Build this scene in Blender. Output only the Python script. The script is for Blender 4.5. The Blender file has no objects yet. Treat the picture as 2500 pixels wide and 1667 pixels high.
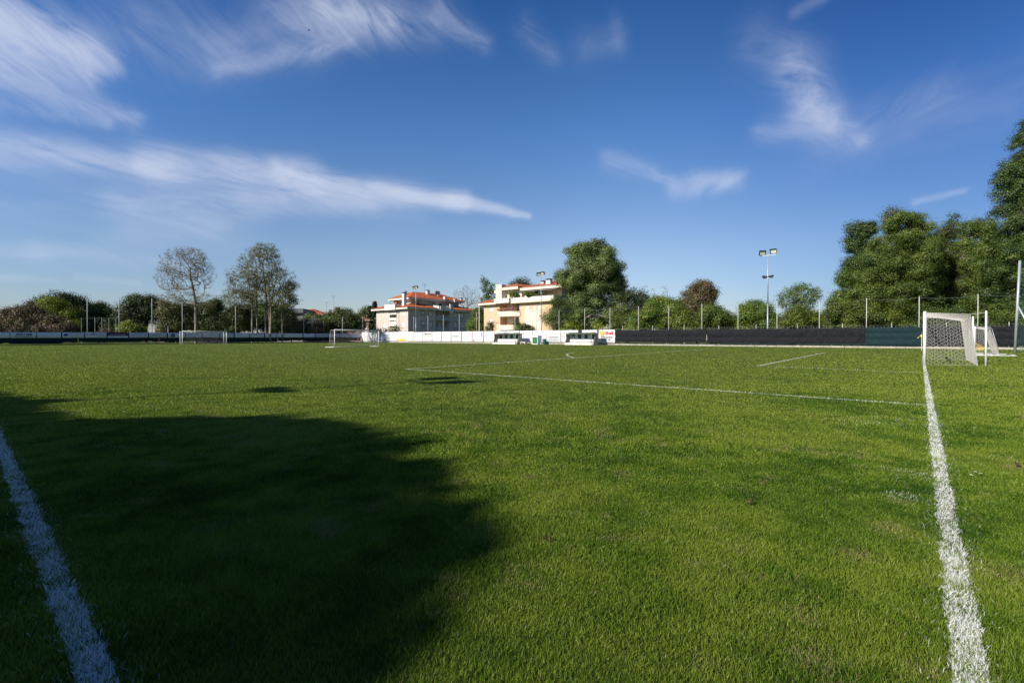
import bpy, math, random
import numpy as np
from mathutils import Vector, Matrix

# ------------------------------------------------------------------ camera, sky, sun
H = 1.27; F = 1166.0; UC = 1250.0; VH = 824.0      # eye height, focal length / centre / horizon in photo pixels
sc = bpy.context.scene
cam = bpy.data.objects.new('camera', bpy.data.cameras.new('camera')); sc.collection.objects.link(cam)
cam.location = (0, 0, H); cam.rotation_euler = (math.radians(90 - 0.467), 0, 0)
cam.data.sensor_width = 36; cam.data.lens = F / 2500 * 36; cam.data.clip_end = 5000; cam.data.clip_start = 0.05
sc.camera = cam
sc.view_settings.view_transform = 'Standard'; sc.view_settings.look = 'None'
sc.view_settings.exposure = 0.5; sc.view_settings.gamma = 1

SUN_EL = math.radians(32); SD = np.array([0.83, 0.56]) / math.hypot(0.83, 0.56)   # horizontal travel of the light
sun = bpy.data.objects.new('sun', bpy.data.lights.new('sun', 'SUN')); sc.collection.objects.link(sun)
sun.data.energy = 5.0; sun.data.angle = math.radians(0.55); sun.data.color = (1, 0.93, 0.82)
sun.rotation_euler = Vector((SD[0]*math.cos(SUN_EL), SD[1]*math.cos(SUN_EL), -math.sin(SUN_EL))).to_track_quat('-Z', 'Y').to_euler()

world = bpy.data.worlds.new('World'); sc.world = world; world.use_nodes = True
def build_world():
    nt = world.node_tree; nt.nodes.clear(); N = nt.nodes.new; L = nt.links.new
    out = N('ShaderNodeOutputWorld'); bg = N('ShaderNodeBackground'); bg.inputs['Strength'].default_value = 0.075
    sky = N('ShaderNodeTexSky'); sky.sky_type = 'NISHITA'; sky.sun_disc = False
    sky.sun_elevation = SUN_EL; sky.sun_rotation = math.atan2(-SD[0], -SD[1])
    sky.altitude = 0; sky.air_density = 1.15; sky.dust_density = 0.35; sky.ozone_density = 3.2
    tc = N('ShaderNodeTexCoord'); sep = N('ShaderNodeSeparateXYZ'); L(tc.outputs['Generated'], sep.inputs[0])
    def m(op, a, b=None, c=None):
        n = N('ShaderNodeMath'); n.operation = op
        for i, x in enumerate((a, b, c)):
            if x is None: continue
            if isinstance(x, (int, float)): n.inputs[i].default_value = x
            else: L(x, n.inputs[i])
        return n.outputs[0]
    az = m('ARCTAN2', sep.outputs[0], sep.outputs[1]); el = m('ARCSINE', sep.outputs[2])
    def noise(vec, scale, detail, rough, dist=0.0):
        n = N('ShaderNodeTexNoise'); n.inputs['Scale'].default_value = scale; n.inputs['Detail'].default_value = detail
        n.inputs['Roughness'].default_value = rough; n.inputs['Distortion'].default_value = dist; L(vec, n.inputs['Vector']); return n
    comb = N('ShaderNodeCombineXYZ'); L(az, comb.inputs[0]); L(el, comb.inputs[1])
    wn = noise(comb.outputs[0], 5.0, 5, 0.55)
    ws = N('ShaderNodeSeparateColor'); L(wn.outputs['Color'], ws.inputs[0])
    azw = m('ADD', az, m('MULTIPLY', m('SUBTRACT', ws.outputs[0], 0.5), 0.055)); elw = m('ADD', el, m('MULTIPLY', m('SUBTRACT', ws.outputs[1], 0.5), 0.035))
    def streak(ang, sx, sy, seed, dist):
        c, s = math.cos(math.radians(ang)), math.sin(math.radians(ang))
        x = m('ADD', m('MULTIPLY', azw, c*sx), m('MULTIPLY', elw, s*sx)); y = m('ADD', m('MULTIPLY', azw, -s*sy), m('MULTIPLY', elw, c*sy))
        cb = N('ShaderNodeCombineXYZ'); L(x, cb.inputs[0]); L(y, cb.inputs[1]); cb.inputs[2].default_value = seed
        return noise(cb.outputs[0], 1.0, 8, 0.62, dist).outputs[0]
    sA = streak(-8, 5.5, 26, 1.3, 0.8); sB = streak(-26, 8, 24, 4.1, 1.4); sC = streak(24, 7, 16, 7.7, 1.2)
    def px(u, v):
        x = (u-UC)/F; z = (VH-v)/F; return math.atan2(x, 1), math.atan2(z, math.hypot(x, 1))
    # streaks of cirrus: u0,v0,u1,v1, radius0, radius1 (photo pixels of sky), weight, noise field
    caps = [(-300,325,420,402,40,32,.95,sA),(380,400,760,440,34,30,1.5,sA),(700,440,1130,495,28,18,1.6,sA),(1100,488,1290,528,17,8,1.4,sA),
            (300,490,900,505,38,22,.38,sA),(330,545,520,560,36,28,.35,sA),(-100,470,600,510,70,45,.14,sA),(600,470,1000,500,30,40,.3,sA),
            (-150,40,200,120,85,45,1.0,sB),(20,60,260,160,62,24,1.0,sB),(-50,180,330,290,32,22,.5,sB),(-60,150,200,200,40,30,.4,sB),(-60,250,260,300,22,14,.28,sB),
            (330,60,560,110,80,55,.22,sB),(520,130,760,90,45,50,.26,sC),(700,20,1050,50,65,40,.36,sB),(800,20,950,60,44,30,.75,sB),(540,165,860,100,18,20,.45,sC),(1080,40,1180,110,30,20,.3,sB),
            (1285,70,1350,135,26,22,.15,sB),(1430,115,1505,95,34,24,.13,sC),(1500,40,1515,110,18,22,.10,sC),
            (1840,110,1960,190,50,45,.16,sB),(1930,170,2010,290,40,40,.42,sB),(1960,280,2095,345,36,20,.62,sB),(1870,325,1990,330,24,28,.35,sA),
            (1480,395,1640,440,22,20,.36,sB),(1650,460,1810,440,24,20,.58,sC),(1700,430,1790,445,20,14,.3,sC),(2240,495,2350,470,9,7,.34,sC),
            (1930,40,2010,0,12,12,.2,sC),(2130,300,2300,220,40,40,.16,sC),(2000,380,2500,230,60,70,.12,sC),
            (-50,676,130,690,10,7,.35,sA),(190,682,330,690,9,7,.32,sA),(90,612,420,640,30,16,.28,sA),(-80,600,100,630,24,20,.2,sA),(250,600,560,560,40,60,.12,sA)]
    tot = None
    for u0, v0, u1, v1, r0, r1, w, nz in caps:
        a = px(u0, v0); b = px(u1, v1)
        k0 = 1/(F*(1+((u0-UC)/F)**2)**0.5); k1 = 1/(F*(1+((u1-UC)/F)**2)**0.5)
        ax, ay = a; bx, by = b[0]-a[0], b[1]-a[1]; bb = bx*bx+by*by
        dx = m('SUBTRACT', azw, ax); dy = m('SUBTRACT', elw, ay)
        t = N('ShaderNodeMath'); t.operation = 'ADD'; t.use_clamp = True
        L(m('MULTIPLY', dx, bx/bb), t.inputs[0]); L(m('MULTIPLY', dy, by/bb), t.inputs[1]); t = t.outputs[0]
        ex = m('SUBTRACT', dx, m('MULTIPLY', t, bx)); ey = m('SUBTRACT', dy, m('MULTIPLY', t, by))
        d2 = m('ADD', m('MULTIPLY', ex, ex), m('MULTIPLY', ey, ey))
        r = m('ADD', m('MULTIPLY', t, r1*k1-r0*k0), r0*k0)
        g = m('EXPONENT', m('MULTIPLY', m('DIVIDE', d2, m('MULTIPLY', r, r)), -1.0))
        val = m('MULTIPLY', m('MULTIPLY', g, w), m('MAXIMUM', m('MULTIPLY_ADD', nz, 2.5, -0.60), 0.0))
        tot = val if tot is None else m('ADD', tot, val)
    # the same thin cirrus drifts over the rest of the sky too, out of this view
    behind = m('MULTIPLY', m('LESS_THAN', sep.outputs[1], -0.1), m('MULTIPLY', m('MAXIMUM', m('SUBTRACT', sA, 0.52), 0.0), 1.2))
    tot = m('ADD', tot, behind); tot = m('MULTIPLY', m('SUBTRACT', 1.0, m('EXPONENT', m('MULTIPLY', tot, -1.1))), .82)
    cr = N('ShaderNodeValToRGB'); e = cr.color_ramp.elements; L(sep.outputs[2], cr.inputs[0])      # clear deep blue air: tint by elevation
    e[0].position = 0.0; e[0].color = (.48,.475,.565,1); e[1].position = .62; e[1].color = (.105,.29,.52,1)
    for p_, c_ in ((.17, (.54,.53,.59)), (.39, (.315,.47,.65))): x = e.new(p_); x.color = (*c_, 1)
    sc2 = N('ShaderNodeVectorMath'); sc2.operation = 'SCALE'; sc2.inputs['Scale'].default_value = 2.0; L(cr.outputs[0], sc2.inputs[0])
    gm = N('ShaderNodeMix'); gm.data_type = 'RGBA'; gm.blend_type = 'MULTIPLY'; gm.inputs[0].default_value = 1; L(sky.outputs[0], gm.inputs[6]); L(sc2.outputs[0], gm.inputs[7])
    prev = gm.outputs[2]                                              # vignette-like darkening to either side, painted into the sky colour
    for src, a0, a1, c_ in ((az, .12, .80, (.49,.60,.74)), (m('MULTIPLY', az, -1.0), .15, .85, (.78,.88,.98))):
        mr = N('ShaderNodeMapRange'); mr.interpolation_type = 'SMOOTHSTEP'; mr.inputs[1].default_value = a0; mr.inputs[2].default_value = a1; L(src, mr.inputs[0])
        g2 = N('ShaderNodeMix'); g2.data_type = 'RGBA'; g2.blend_type = 'MULTIPLY'; L(mr.outputs[0], g2.inputs[0]); L(prev, g2.inputs[6]); g2.inputs[7].default_value = (*c_, 1); prev = g2.outputs[2]
    mix = N('ShaderNodeMix'); mix.data_type = 'RGBA'; L(tot, mix.inputs[0]); L(prev, mix.inputs[6]); mix.inputs[7].default_value = (6.4, 6.9, 8.3, 1)
    L(mix.outputs[2], bg.inputs[0]); L(bg.outputs[0], out.inputs[0])
build_world()

# ------------------------------------------------------------------ helpers
COL = sc.collection
G = np.array([0.652, 0.758]); T = np.array([-0.758, 0.652])     # along the goal line, along the touchline
CORNER = np.array([0.322, 0.160]); TH = math.atan2(G[1], G[0])
def fld(x, y, z=0.0):                                             # pitch frame -> world
    p = CORNER + x*G + y*T; return Vector((p[0], p[1], z))
def gpt(u, v):                                                    # where a photo pixel's ray meets the ground
    Y = H*F/(v-VH); return np.array([(u-UC)/F*Y, Y])
def at(u, v, Y): return Vector(((u-UC)/F*Y, Y, H+(VH-v)/F*Y))
def isect(O, d, u):
    k = (u-UC)/F; return (k*O[1]-O[0])/(d[0]-k*d[1])

def tag(o, label=None, cat=None, group=None, kind=None):
    if label: o['label'] = label
    if cat: o['category'] = cat
    if group: o['group'] = group
    if kind: o['kind'] = kind
    return o
def thing(name, label, cat, loc=(0,0,0), rz=0.0, group=None):
    o = bpy.data.objects.new(name, None); COL.objects.link(o); o.location = loc; o.rotation_euler = (0, 0, rz); o.empty_display_size = 0.3
    return tag(o, label, cat, group)
def link(name, me, mat, parent=None):
    o = bpy.data.objects.new(name, me); COL.objects.link(o)
    if mat: me.materials.append(mat)
    if parent: o.parent = parent
    return o
def np_mesh(name, V, Fa, attrs=None, smooth=False):
    me = bpy.data.meshes.new(name); V = np.asarray(V, np.float32).reshape(-1, 3); k = Fa.shape[1]; n = len(Fa)
    me.vertices.add(len(V)); me.vertices.foreach_set('co', V.ravel())
    me.loops.add(n*k); me.loops.foreach_set('vertex_index', Fa.astype(np.int32).ravel())
    me.polygons.add(n); me.polygons.foreach_set('loop_start', np.arange(0, n*k, k, dtype=np.int32)); me.polygons.foreach_set('loop_total', np.full(n, k, np.int32))
    if smooth: me.polygons.foreach_set('use_smooth', np.ones(n, bool))
    for an, data in (attrs or {}).items():
        if data.ndim == 1: a = me.attributes.new(an, 'FLOAT', 'POINT'); a.data.foreach_set('value', data.astype(np.float32))
        else: a = me.attributes.new(an, 'FLOAT_COLOR', 'POINT'); a.data.foreach_set('color', data.astype(np.float32).ravel())
    me.update(calc_edges=True); return me
class MB:
    def __init__(s): s.v = []; s.f = []
    def add(s, vs, fs):
        b = len(s.v); s.v += [tuple(x) for x in vs]; s.f += [tuple(b+i for i in f) for f in fs]; return s
    def box(s, x0, x1, y0, y1, z0, z1):
        return s.add([(x0,y0,z0),(x1,y0,z0),(x1,y1,z0),(x0,y1,z0),(x0,y0,z1),(x1,y0,z1),(x1,y1,z1),(x0,y1,z1)],
                     [(3,2,1,0),(4,5,6,7),(0,1,5,4),(1,2,6,5),(2,3,7,6),(3,0,4,7)])
    def prism(s, poly, z0, z1):                                    # poly: xy, counter-clockwise
        n = len(poly)
        return s.add([(x,y,z0) for x,y in poly]+[(x,y,z1) for x,y in poly], [tuple(range(n-1,-1,-1)), tuple(range(n,2*n))]+[(i,(i+1)%n,n+(i+1)%n,n+i) for i in range(n)])
    def xz(s, poly, y0, y1):                                       # poly in x,z extruded along y
        n = len(poly)
        return s.add([(x,y0,z) for x,z in poly]+[(x,y1,z) for x,z in poly], [tuple(range(n)), tuple(range(2*n-1,n-1,-1))]+[(i,n+i,n+(i+1)%n,(i+1)%n) for i in range(n)])
    def yz(s, poly, x0, x1):
        n = len(poly)
        return s.add([(x0,y,z) for y,z in poly]+[(x1,y,z) for y,z in poly], [tuple(range(n-1,-1,-1)), tuple(range(n,2*n))]+[(i,(i+1)%n,n+(i+1)%n,n+i) for i in range(n)])
    def cyl(s, p0, p1, r0, r1=None, n=8, cap=True):
        r1 = r0 if r1 is None else r1; p0 = Vector(p0); p1 = Vector(p1); d = (p1-p0)
        if d.length < 1e-6: return s
        q = d.to_track_quat('Z', 'X'); a = [q @ Vector((math.cos(2*math.pi*i/n), math.sin(2*math.pi*i/n), 0)) for i in range(n)]
        fs = [(i,(i+1)%n,n+(i+1)%n,n+i) for i in range(n)]
        if cap: fs += [tuple(range(n-1,-1,-1)), tuple(range(n,2*n))]
        return s.add([p0+x*r0 for x in a]+[p1+x*r1 for x in a], fs)
    def tube(s, pts, r, n=6):
        for a, b in zip(pts[:-1], pts[1:]): s.cyl(a, b, r, r, n)
        return s
    def ball(s, c, rx, ry=None, rz=None, n=10, m=6):
        ry = ry or rx; rz = rz or rx; vs = []; fs = []
        for j in range(m+1):
            t = math.pi*j/m
            for i in range(n): p = 2*math.pi*i/n; vs.append((c[0]+rx*math.sin(t)*math.cos(p), c[1]+ry*math.sin(t)*math.sin(p), c[2]+rz*math.cos(t)))
        for j in range(m):
            for i in range(n): fs.append((j*n+i, (j+1)*n+i, (j+1)*n+(i+1)%n, j*n+(i+1)%n))
        return s.add(vs, fs)
    def build(s, name, mat, parent=None, smooth=False, bevel=0):
        me = bpy.data.meshes.new(name); me.from_pydata(s.v, [], s.f)
        if smooth: me.polygons.foreach_set('use_smooth', [True]*len(me.polygons))
        me.update(); o = link(name, me, mat, parent)
        if bevel:
            b = o.modifiers.new('bevel', 'BEVEL'); b.width = bevel; b.segments = 2; b.limit_method = 'ANGLE'
        return o

# ------------------------------------------------------------------ materials
MATS = {}
def mat(name, c, c2=None, scale=3.0, rough=0.7, bump=0.0, bscale=30, metal=0.0, spec=0.3, wave=None, detail=4):
    if name in MATS: return MATS[name]
    m = bpy.data.materials.new(name); m.use_nodes = True; nt = m.node_tree; b = nt.nodes['Principled BSDF']
    b.inputs['Roughness'].default_value = rough; b.inputs['Metallic'].default_value = metal; b.inputs['Specular IOR Level'].default_value = spec
    tc = nt.nodes.new('ShaderNodeTexCoord'); n = nt.nodes.new('ShaderNodeTexNoise'); n.inputs['Scale'].default_value = scale; n.inputs['Detail'].default_value = detail
    nt.links.new(tc.outputs['Object'], n.inputs['Vector'])
    r = nt.nodes.new('ShaderNodeValToRGB'); r.color_ramp.elements[0].position = 0.32; r.color_ramp.elements[1].position = 0.68
    c2 = c2 or tuple(x*0.82 for x in c)
    r.color_ramp.elements[0].color = (*c2, 1); r.color_ramp.elements[1].color = (*c, 1)
    nt.links.new(n.outputs[0], r.inputs[0]); nt.links.new(r.outputs[0], b.inputs['Base Color'])
    if bump or wave:
        bp = nt.nodes.new('ShaderNodeBump'); bp.inputs['Strength'].default_value = bump or 0.8; bp.inputs['Distance'].default_value = 0.05
        if wave:
            w = nt.nodes.new('ShaderNodeTexWave'); w.inputs['Scale'].default_value = wave; w.bands_direction = 'X'; nt.links.new(tc.outputs['Object'], w.inputs['Vector']); nt.links.new(w.outputs['Fac'], bp.inputs['Height'])
        else:
            n2 = nt.nodes.new('ShaderNodeTexNoise'); n2.inputs['Scale'].default_value = bscale; nt.links.new(tc.outputs['Object'], n2.inputs['Vector']); nt.links.new(n2.outputs[0], bp.inputs['Height'])
        nt.links.new(bp.outputs[0], b.inputs['Normal'])
    MATS[name] = m; return m
def leaf_mat(name, dark, mid, light, trans=0.3):
    if name in MATS: return MATS[name]
    m = bpy.data.materials.new(name); m.use_nodes = True; nt = m.node_tree; nt.nodes.clear(); N = nt.nodes.new; L = nt.links.new
    o = N('ShaderNodeOutputMaterial'); a = N('ShaderNodeAttribute'); a.attribute_name = 'tint'
    r = N('ShaderNodeValToRGB'); e = r.color_ramp.elements; e[0].position = 0.0; e[0].color = (*dark, 1); e[1].position = 1.0; e[1].color = (*light, 1); x = e.new(0.5); x.color = (*mid, 1)
    L(a.outputs['Fac'], r.inputs[0]); d = N('ShaderNodeBsdfDiffuse'); t = N('ShaderNodeBsdfTranslucent'); g = N('ShaderNodeBsdfGlossy'); g.inputs['Roughness'].default_value = 0.45; g.inputs['Color'].default_value = (0.6, 0.6, 0.6, 1)
    L(r.outputs[0], d.inputs[0]); L(r.outputs[0], t.inputs[0]); mx = N('ShaderNodeMixShader'); mx.inputs[0].default_value = trans; L(d.outputs[0], mx.inputs[1]); L(t.outputs[0], mx.inputs[2])
    m2 = N('ShaderNodeMixShader'); m2.inputs[0].default_value = 0.035; L(mx.outputs[0], m2.inputs[1]); L(g.outputs[0], m2.inputs[2]); L(m2.outputs[0], o.inputs[0])
    MATS[name] = m; return m
white_paint = mat('white_paint', (.82,.82,.80), (.7,.7,.68), 6, 0.35, spec=.5)
steel = mat('galvanised_steel', (.42,.44,.46), (.32,.34,.36), 3, 0.45, metal=.35)
pale_post = mat('pale_post', (.50,.50,.45), (.38,.38,.34), 2, .6)
green_dark = mat('dark_green_paint', (.012,.06,.035), None, 3, .4)
green_mid = mat('green_paint', (.03,.17,.07), None, 3, .4)
concrete = mat('concrete', (.42,.385,.32), (.27,.245,.205), 2.5, .9, bump=.3)
banner_w = mat('banner_white', (.63,.63,.64), (.55,.55,.57), 1.2, .55, spec=.25)
banner_g = mat('banner_grey', (.52,.55,.58), (.44,.47,.50), 1.5, .55)
screen_black = mat('screen_cloth_black', (.020,.021,.025), (.010,.0105,.013), 5, .85, bump=.4, bscale=60, spec=.08)
screen_green = mat('screen_cloth_green', (.016,.035,.038), (.010,.022,.026), 5, .92, bump=.4, bscale=60, spec=.08)
ink = mat('ink_dark', (.03,.03,.05)); ink_grey = mat('ink_grey', (.20,.21,.24)); ink_red = mat('ink_red', (.62,.03,.05)); ink_yellow = mat('ink_yellow', (.85,.5,.04))
ink_blue = mat('ink_blue', (.04,.06,.28)); ink_maroon = mat('ink_maroon', (.16,.02,.04)); ink_navy = mat('ink_navy', (.05,.05,.13)); ink_orange = mat('ink_orange', (.75,.22,.03)); ink_soft = mat('ink_soft', (.40,.40,.43))
net_mat = mat('net_cord', (.47,.445,.40), None, 5, .8)
bark = mat('bark', (.17,.14,.11), (.09,.075,.06), 4, .9, bump=.5)
bark_pale = mat('bark_pale', (.27,.235,.18), (.13,.11,.085), 1.5, .9, bump=.3)
tiles = mat('roof_tiles', (.58,.145,.038), (.42,.10,.028), 1.3, .75, wave=6)
tiles_old = mat('roof_tiles_old', (.36,.13,.07), (.26,.09,.05), 1.2, .8, wave=6)
glass = mat('window_glass', (.03,.04,.05), None, 2, .12, spec=.8)
dark_in = mat('shaded_interior', (.10,.09,.08), None, 2, .8)
# ------------------------------------------------------------------ ground, markings, grass
def seg_dist(P, A, B):
    d = B-A; t = np.clip(((P-A)@d)/(d@d), 0, 1); return np.linalg.norm(P-(A+t[:, None]*d), axis=1)
def fl2(x, y): return CORNER + x*G + y*T
gl_far = gpt(2259, 861); pa = gpt(990, 901); pa_far = gpt(1760, 850.2); ga = gpt(1852, 893); ga_far = gpt(2016, 860.6)
gl_pa = gpt(2270, 990); gl_ga = gpt(2258, 910.3); ga_end = gpt(2250, 866)
gl_end = fl2(65.5, 0)
gA = gpt(2379, 1667); gB = gpt(2257, 890); gdir = (gB-gA)/np.linalg.norm(gB-gA)
LINES = [('goal_line', gA-gdir*2.1, gB+gdir*14, .053), ('touchline', fl2(0, 0), fl2(0, 103), .053), ('penalty_area_side_line', gl_pa, pa, .05),
         ('penalty_area_front_line', pa, pa_far, .055), ('goal_area_side_line', gl_ga, ga, .05), ('goal_area_front_line', ga, ga_far, .06), ('goal_area_far_side_line', ga_far, ga_end, .05)]
arcpts = [gpt(*p) for p in [(1402,873.6),(1392,871),(1384,867.5),(1384,864.5),(1392,862.2),(1404,860.8)]]

def line_material():
    m = bpy.data.materials.new('line_chalk'); m.use_nodes = True; nt = m.node_tree; b = nt.nodes['Principled BSDF']; b.inputs['Roughness'].default_value = .9; b.inputs['Specular IOR Level'].default_value = .1
    tc = nt.nodes.new('ShaderNodeTexCoord'); n = nt.nodes.new('ShaderNodeTexNoise'); n.inputs['Scale'].default_value = 14; n.inputs['Detail'].default_value = 6; nt.links.new(tc.outputs['Object'], n.inputs['Vector'])
    r = nt.nodes.new('ShaderNodeValToRGB'); r.color_ramp.elements[0].position = .36; r.color_ramp.elements[0].color = (.12,.17,.06,1); r.color_ramp.elements[1].position = .56; r.color_ramp.elements[1].color = (.62,.64,.55,1)
    nt.links.new(n.outputs[0], r.inputs[0]); nt.links.new(r.outputs[0], b.inputs['Base Color']); return m
lm = line_material()
def strip(name, pts, w):
    V = []; Fc = []; pts = [np.array(p) for p in pts]
    for i, p in enumerate(pts):
        d = pts[min(i+1, len(pts)-1)]-pts[max(i-1, 0)]; d = d/np.linalg.norm(d); n = np.array([-d[1], d[0]])*w
        V += [(*(p+n), .004), (*(p-n), .004)]
    for i in range(len(pts)-1): Fc.append((2*i, 2*i+1, 2*i+3, 2*i+2))
    me = bpy.data.meshes.new(name); me.from_pydata(V, [], Fc); o = link(name, me, lm); o['kind'] = 'structure'; return o
for nm, a, b, w in LINES: strip(nm, [a, b], w)
strip('penalty_arc', arcpts, .06)

def ground_material():
    m = bpy.data.materials.new('turf'); m.use_nodes = True; nt = m.node_tree; b = nt.nodes['Principled BSDF']; b.inputs['Roughness'].default_value = 1; b.inputs['Specular IOR Level'].default_value = .05
    N = nt.nodes.new; L = nt.links.new; tc = N('ShaderNodeTexCoord')
    def nz(s, d):
        n = N('ShaderNodeTexNoise'); n.inputs['Scale'].default_value = s; n.inputs['Detail'].default_value = d; n.inputs['Roughness'].default_value = .6; L(tc.outputs['Object'], n.inputs['Vector']); return n.outputs[0]
    def ramp(f, p0, c0, p1, c1):
        r = N('ShaderNodeValToRGB'); r.color_ramp.elements[0].position = p0; r.color_ramp.elements[0].color = (*c0, 1); r.color_ramp.elements[1].position = p1; r.color_ramp.elements[1].color = (*c1, 1); L(f, r.inputs[0]); return r.outputs[0]
    c1 = ramp(nz(.35, 6), .3, (.075,.112,.022), .7, (.125,.160,.034)); c2 = ramp(nz(3.0, 8), .3, (.55,.55,.55), .75, (1.25,1.22,1.1))
    mx = N('ShaderNodeMix'); mx.data_type = 'RGBA'; mx.blend_type = 'MULTIPLY'; mx.inputs[0].default_value = 1; L(c1, mx.inputs[6]); L(c2, mx.inputs[7]); L(mx.outputs[2], b.inputs['Base Color'])
    bp = N('ShaderNodeBump'); bp.inputs['Strength'].default_value = .9; bp.inputs['Distance'].default_value = .05; L(nz(110, 5), bp.inputs['Height']); L(bp.outputs[0], b.inputs['Normal'])
    return m
R = 1500
me = bpy.data.meshes.new('ground'); me.from_pydata([(-R,-R,0),(R,-R,0),(R,R,0),(-R,R,0)], [], [(0,1,2,3)]); go = link('ground', me, ground_material()); go['kind'] = 'structure'

def blade_material():
    m = bpy.data.materials.new('grass_blades'); m.use_nodes = True; nt = m.node_tree; nt.nodes.clear(); N = nt.nodes.new; L = nt.links.new
    o = N('ShaderNodeOutputMaterial'); at_ = N('ShaderNodeAttribute'); at_.attribute_name = 'bl'; sp = N('ShaderNodeSeparateColor'); L(at_.outputs['Color'], sp.inputs[0])
    tc = N('ShaderNodeTexCoord')
    def nz(s, d, r=.55):
        n = N('ShaderNodeTexNoise'); n.inputs['Scale'].default_value = s; n.inputs['Detail'].default_value = d; n.inputs['Roughness'].default_value = r; L(tc.outputs['Object'], n.inputs['Vector']); return n.outputs[0]
    def mth(op, a, b):
        n = N('ShaderNodeMath'); n.operation = op
        for i, x in enumerate((a, b)):
            if isinstance(x, float): n.inputs[i].default_value = x
            else: L(x, n.inputs[i])
        return n.outputs[0]
    f = mth('ADD', mth('ADD', mth('MULTIPLY', nz(.38, 4), .95), mth('MULTIPLY', nz(2.2, 6), .80)), mth('MULTIPLY', mth('SUBTRACT', sp.outputs[0], .5), .32))
    r = N('ShaderNodeValToRGB'); e = r.color_ramp.elements; e[0].position = .60; e[0].color = (.028,.074,.009,1); e[1].position = 1.0; e[1].color = (.205,.265,.032,1); x = e.new(.82); x.color = (.088,.165,.012,1)
    pos = N('ShaderNodeVectorMath'); pos.operation = 'LENGTH'; L(tc.outputs['Object'], pos.inputs[0]); mr = N('ShaderNodeMapRange'); mr.inputs[1].default_value = 5; mr.inputs[2].default_value = 26; mr.inputs[3].default_value = 0; mr.inputs[4].default_value = .23; L(pos.outputs['Value'], mr.inputs[0]); f = mth('ADD', f, mr.outputs[0]); L(f, r.inputs[0])   # paler with distance: haze and grazing light put into the blade colour
    dry = N('ShaderNodeMix'); dry.data_type = 'RGBA'; L(sp.outputs[2], dry.inputs[0]); L(r.outputs[0], dry.inputs[6]); dry.inputs[7].default_value = (.34,.27,.13,1)
    wh = N('ShaderNodeMix'); wh.data_type = 'RGBA'; L(sp.outputs[1], wh.inputs[0]); L(dry.outputs[2], wh.inputs[6]); wh.inputs[7].default_value = (.78,.78,.76,1)
    d = N('ShaderNodeBsdfDiffuse'); t = N('ShaderNodeBsdfTranslucent'); g = N('ShaderNodeBsdfGlossy'); g.inputs['Roughness'].default_value = .38; g.inputs['Color'].default_value = (.5,.5,.45,1)
    L(wh.outputs[2], d.inputs[0]); L(wh.outputs[2], t.inputs[0]); mx = N('ShaderNodeMixShader'); mx.inputs[0].default_value = .32; L(d.outputs[0], mx.inputs[1]); L(t.outputs[0], mx.inputs[2])
    m2 = N('ShaderNodeMixShader'); m2.inputs[0].default_value = .018; L(mx.outputs[0], m2.inputs[1]); L(g.outputs[0], m2.inputs[2]); L(m2.outputs[0], o.inputs[0]); return m
def vnoise(P, scale, seed):                                       # cheap value noise in the plane
    r = np.random.RandomState(seed); Tb = r.rand(256, 256); q = P*scale+1000; i = np.floor(q).astype(int); f = q-i; f = f*f*(3-2*f); i %= 255
    a = Tb[i[:,0], i[:,1]]; b = Tb[i[:,0]+1, i[:,1]]; c = Tb[i[:,0], i[:,1]+1]; d = Tb[i[:,0]+1, i[:,1]+1]
    return (a*(1-f[:,0])+b*f[:,0])*(1-f[:,1])+(c*(1-f[:,0])+d*f[:,0])*f[:,1]
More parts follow.
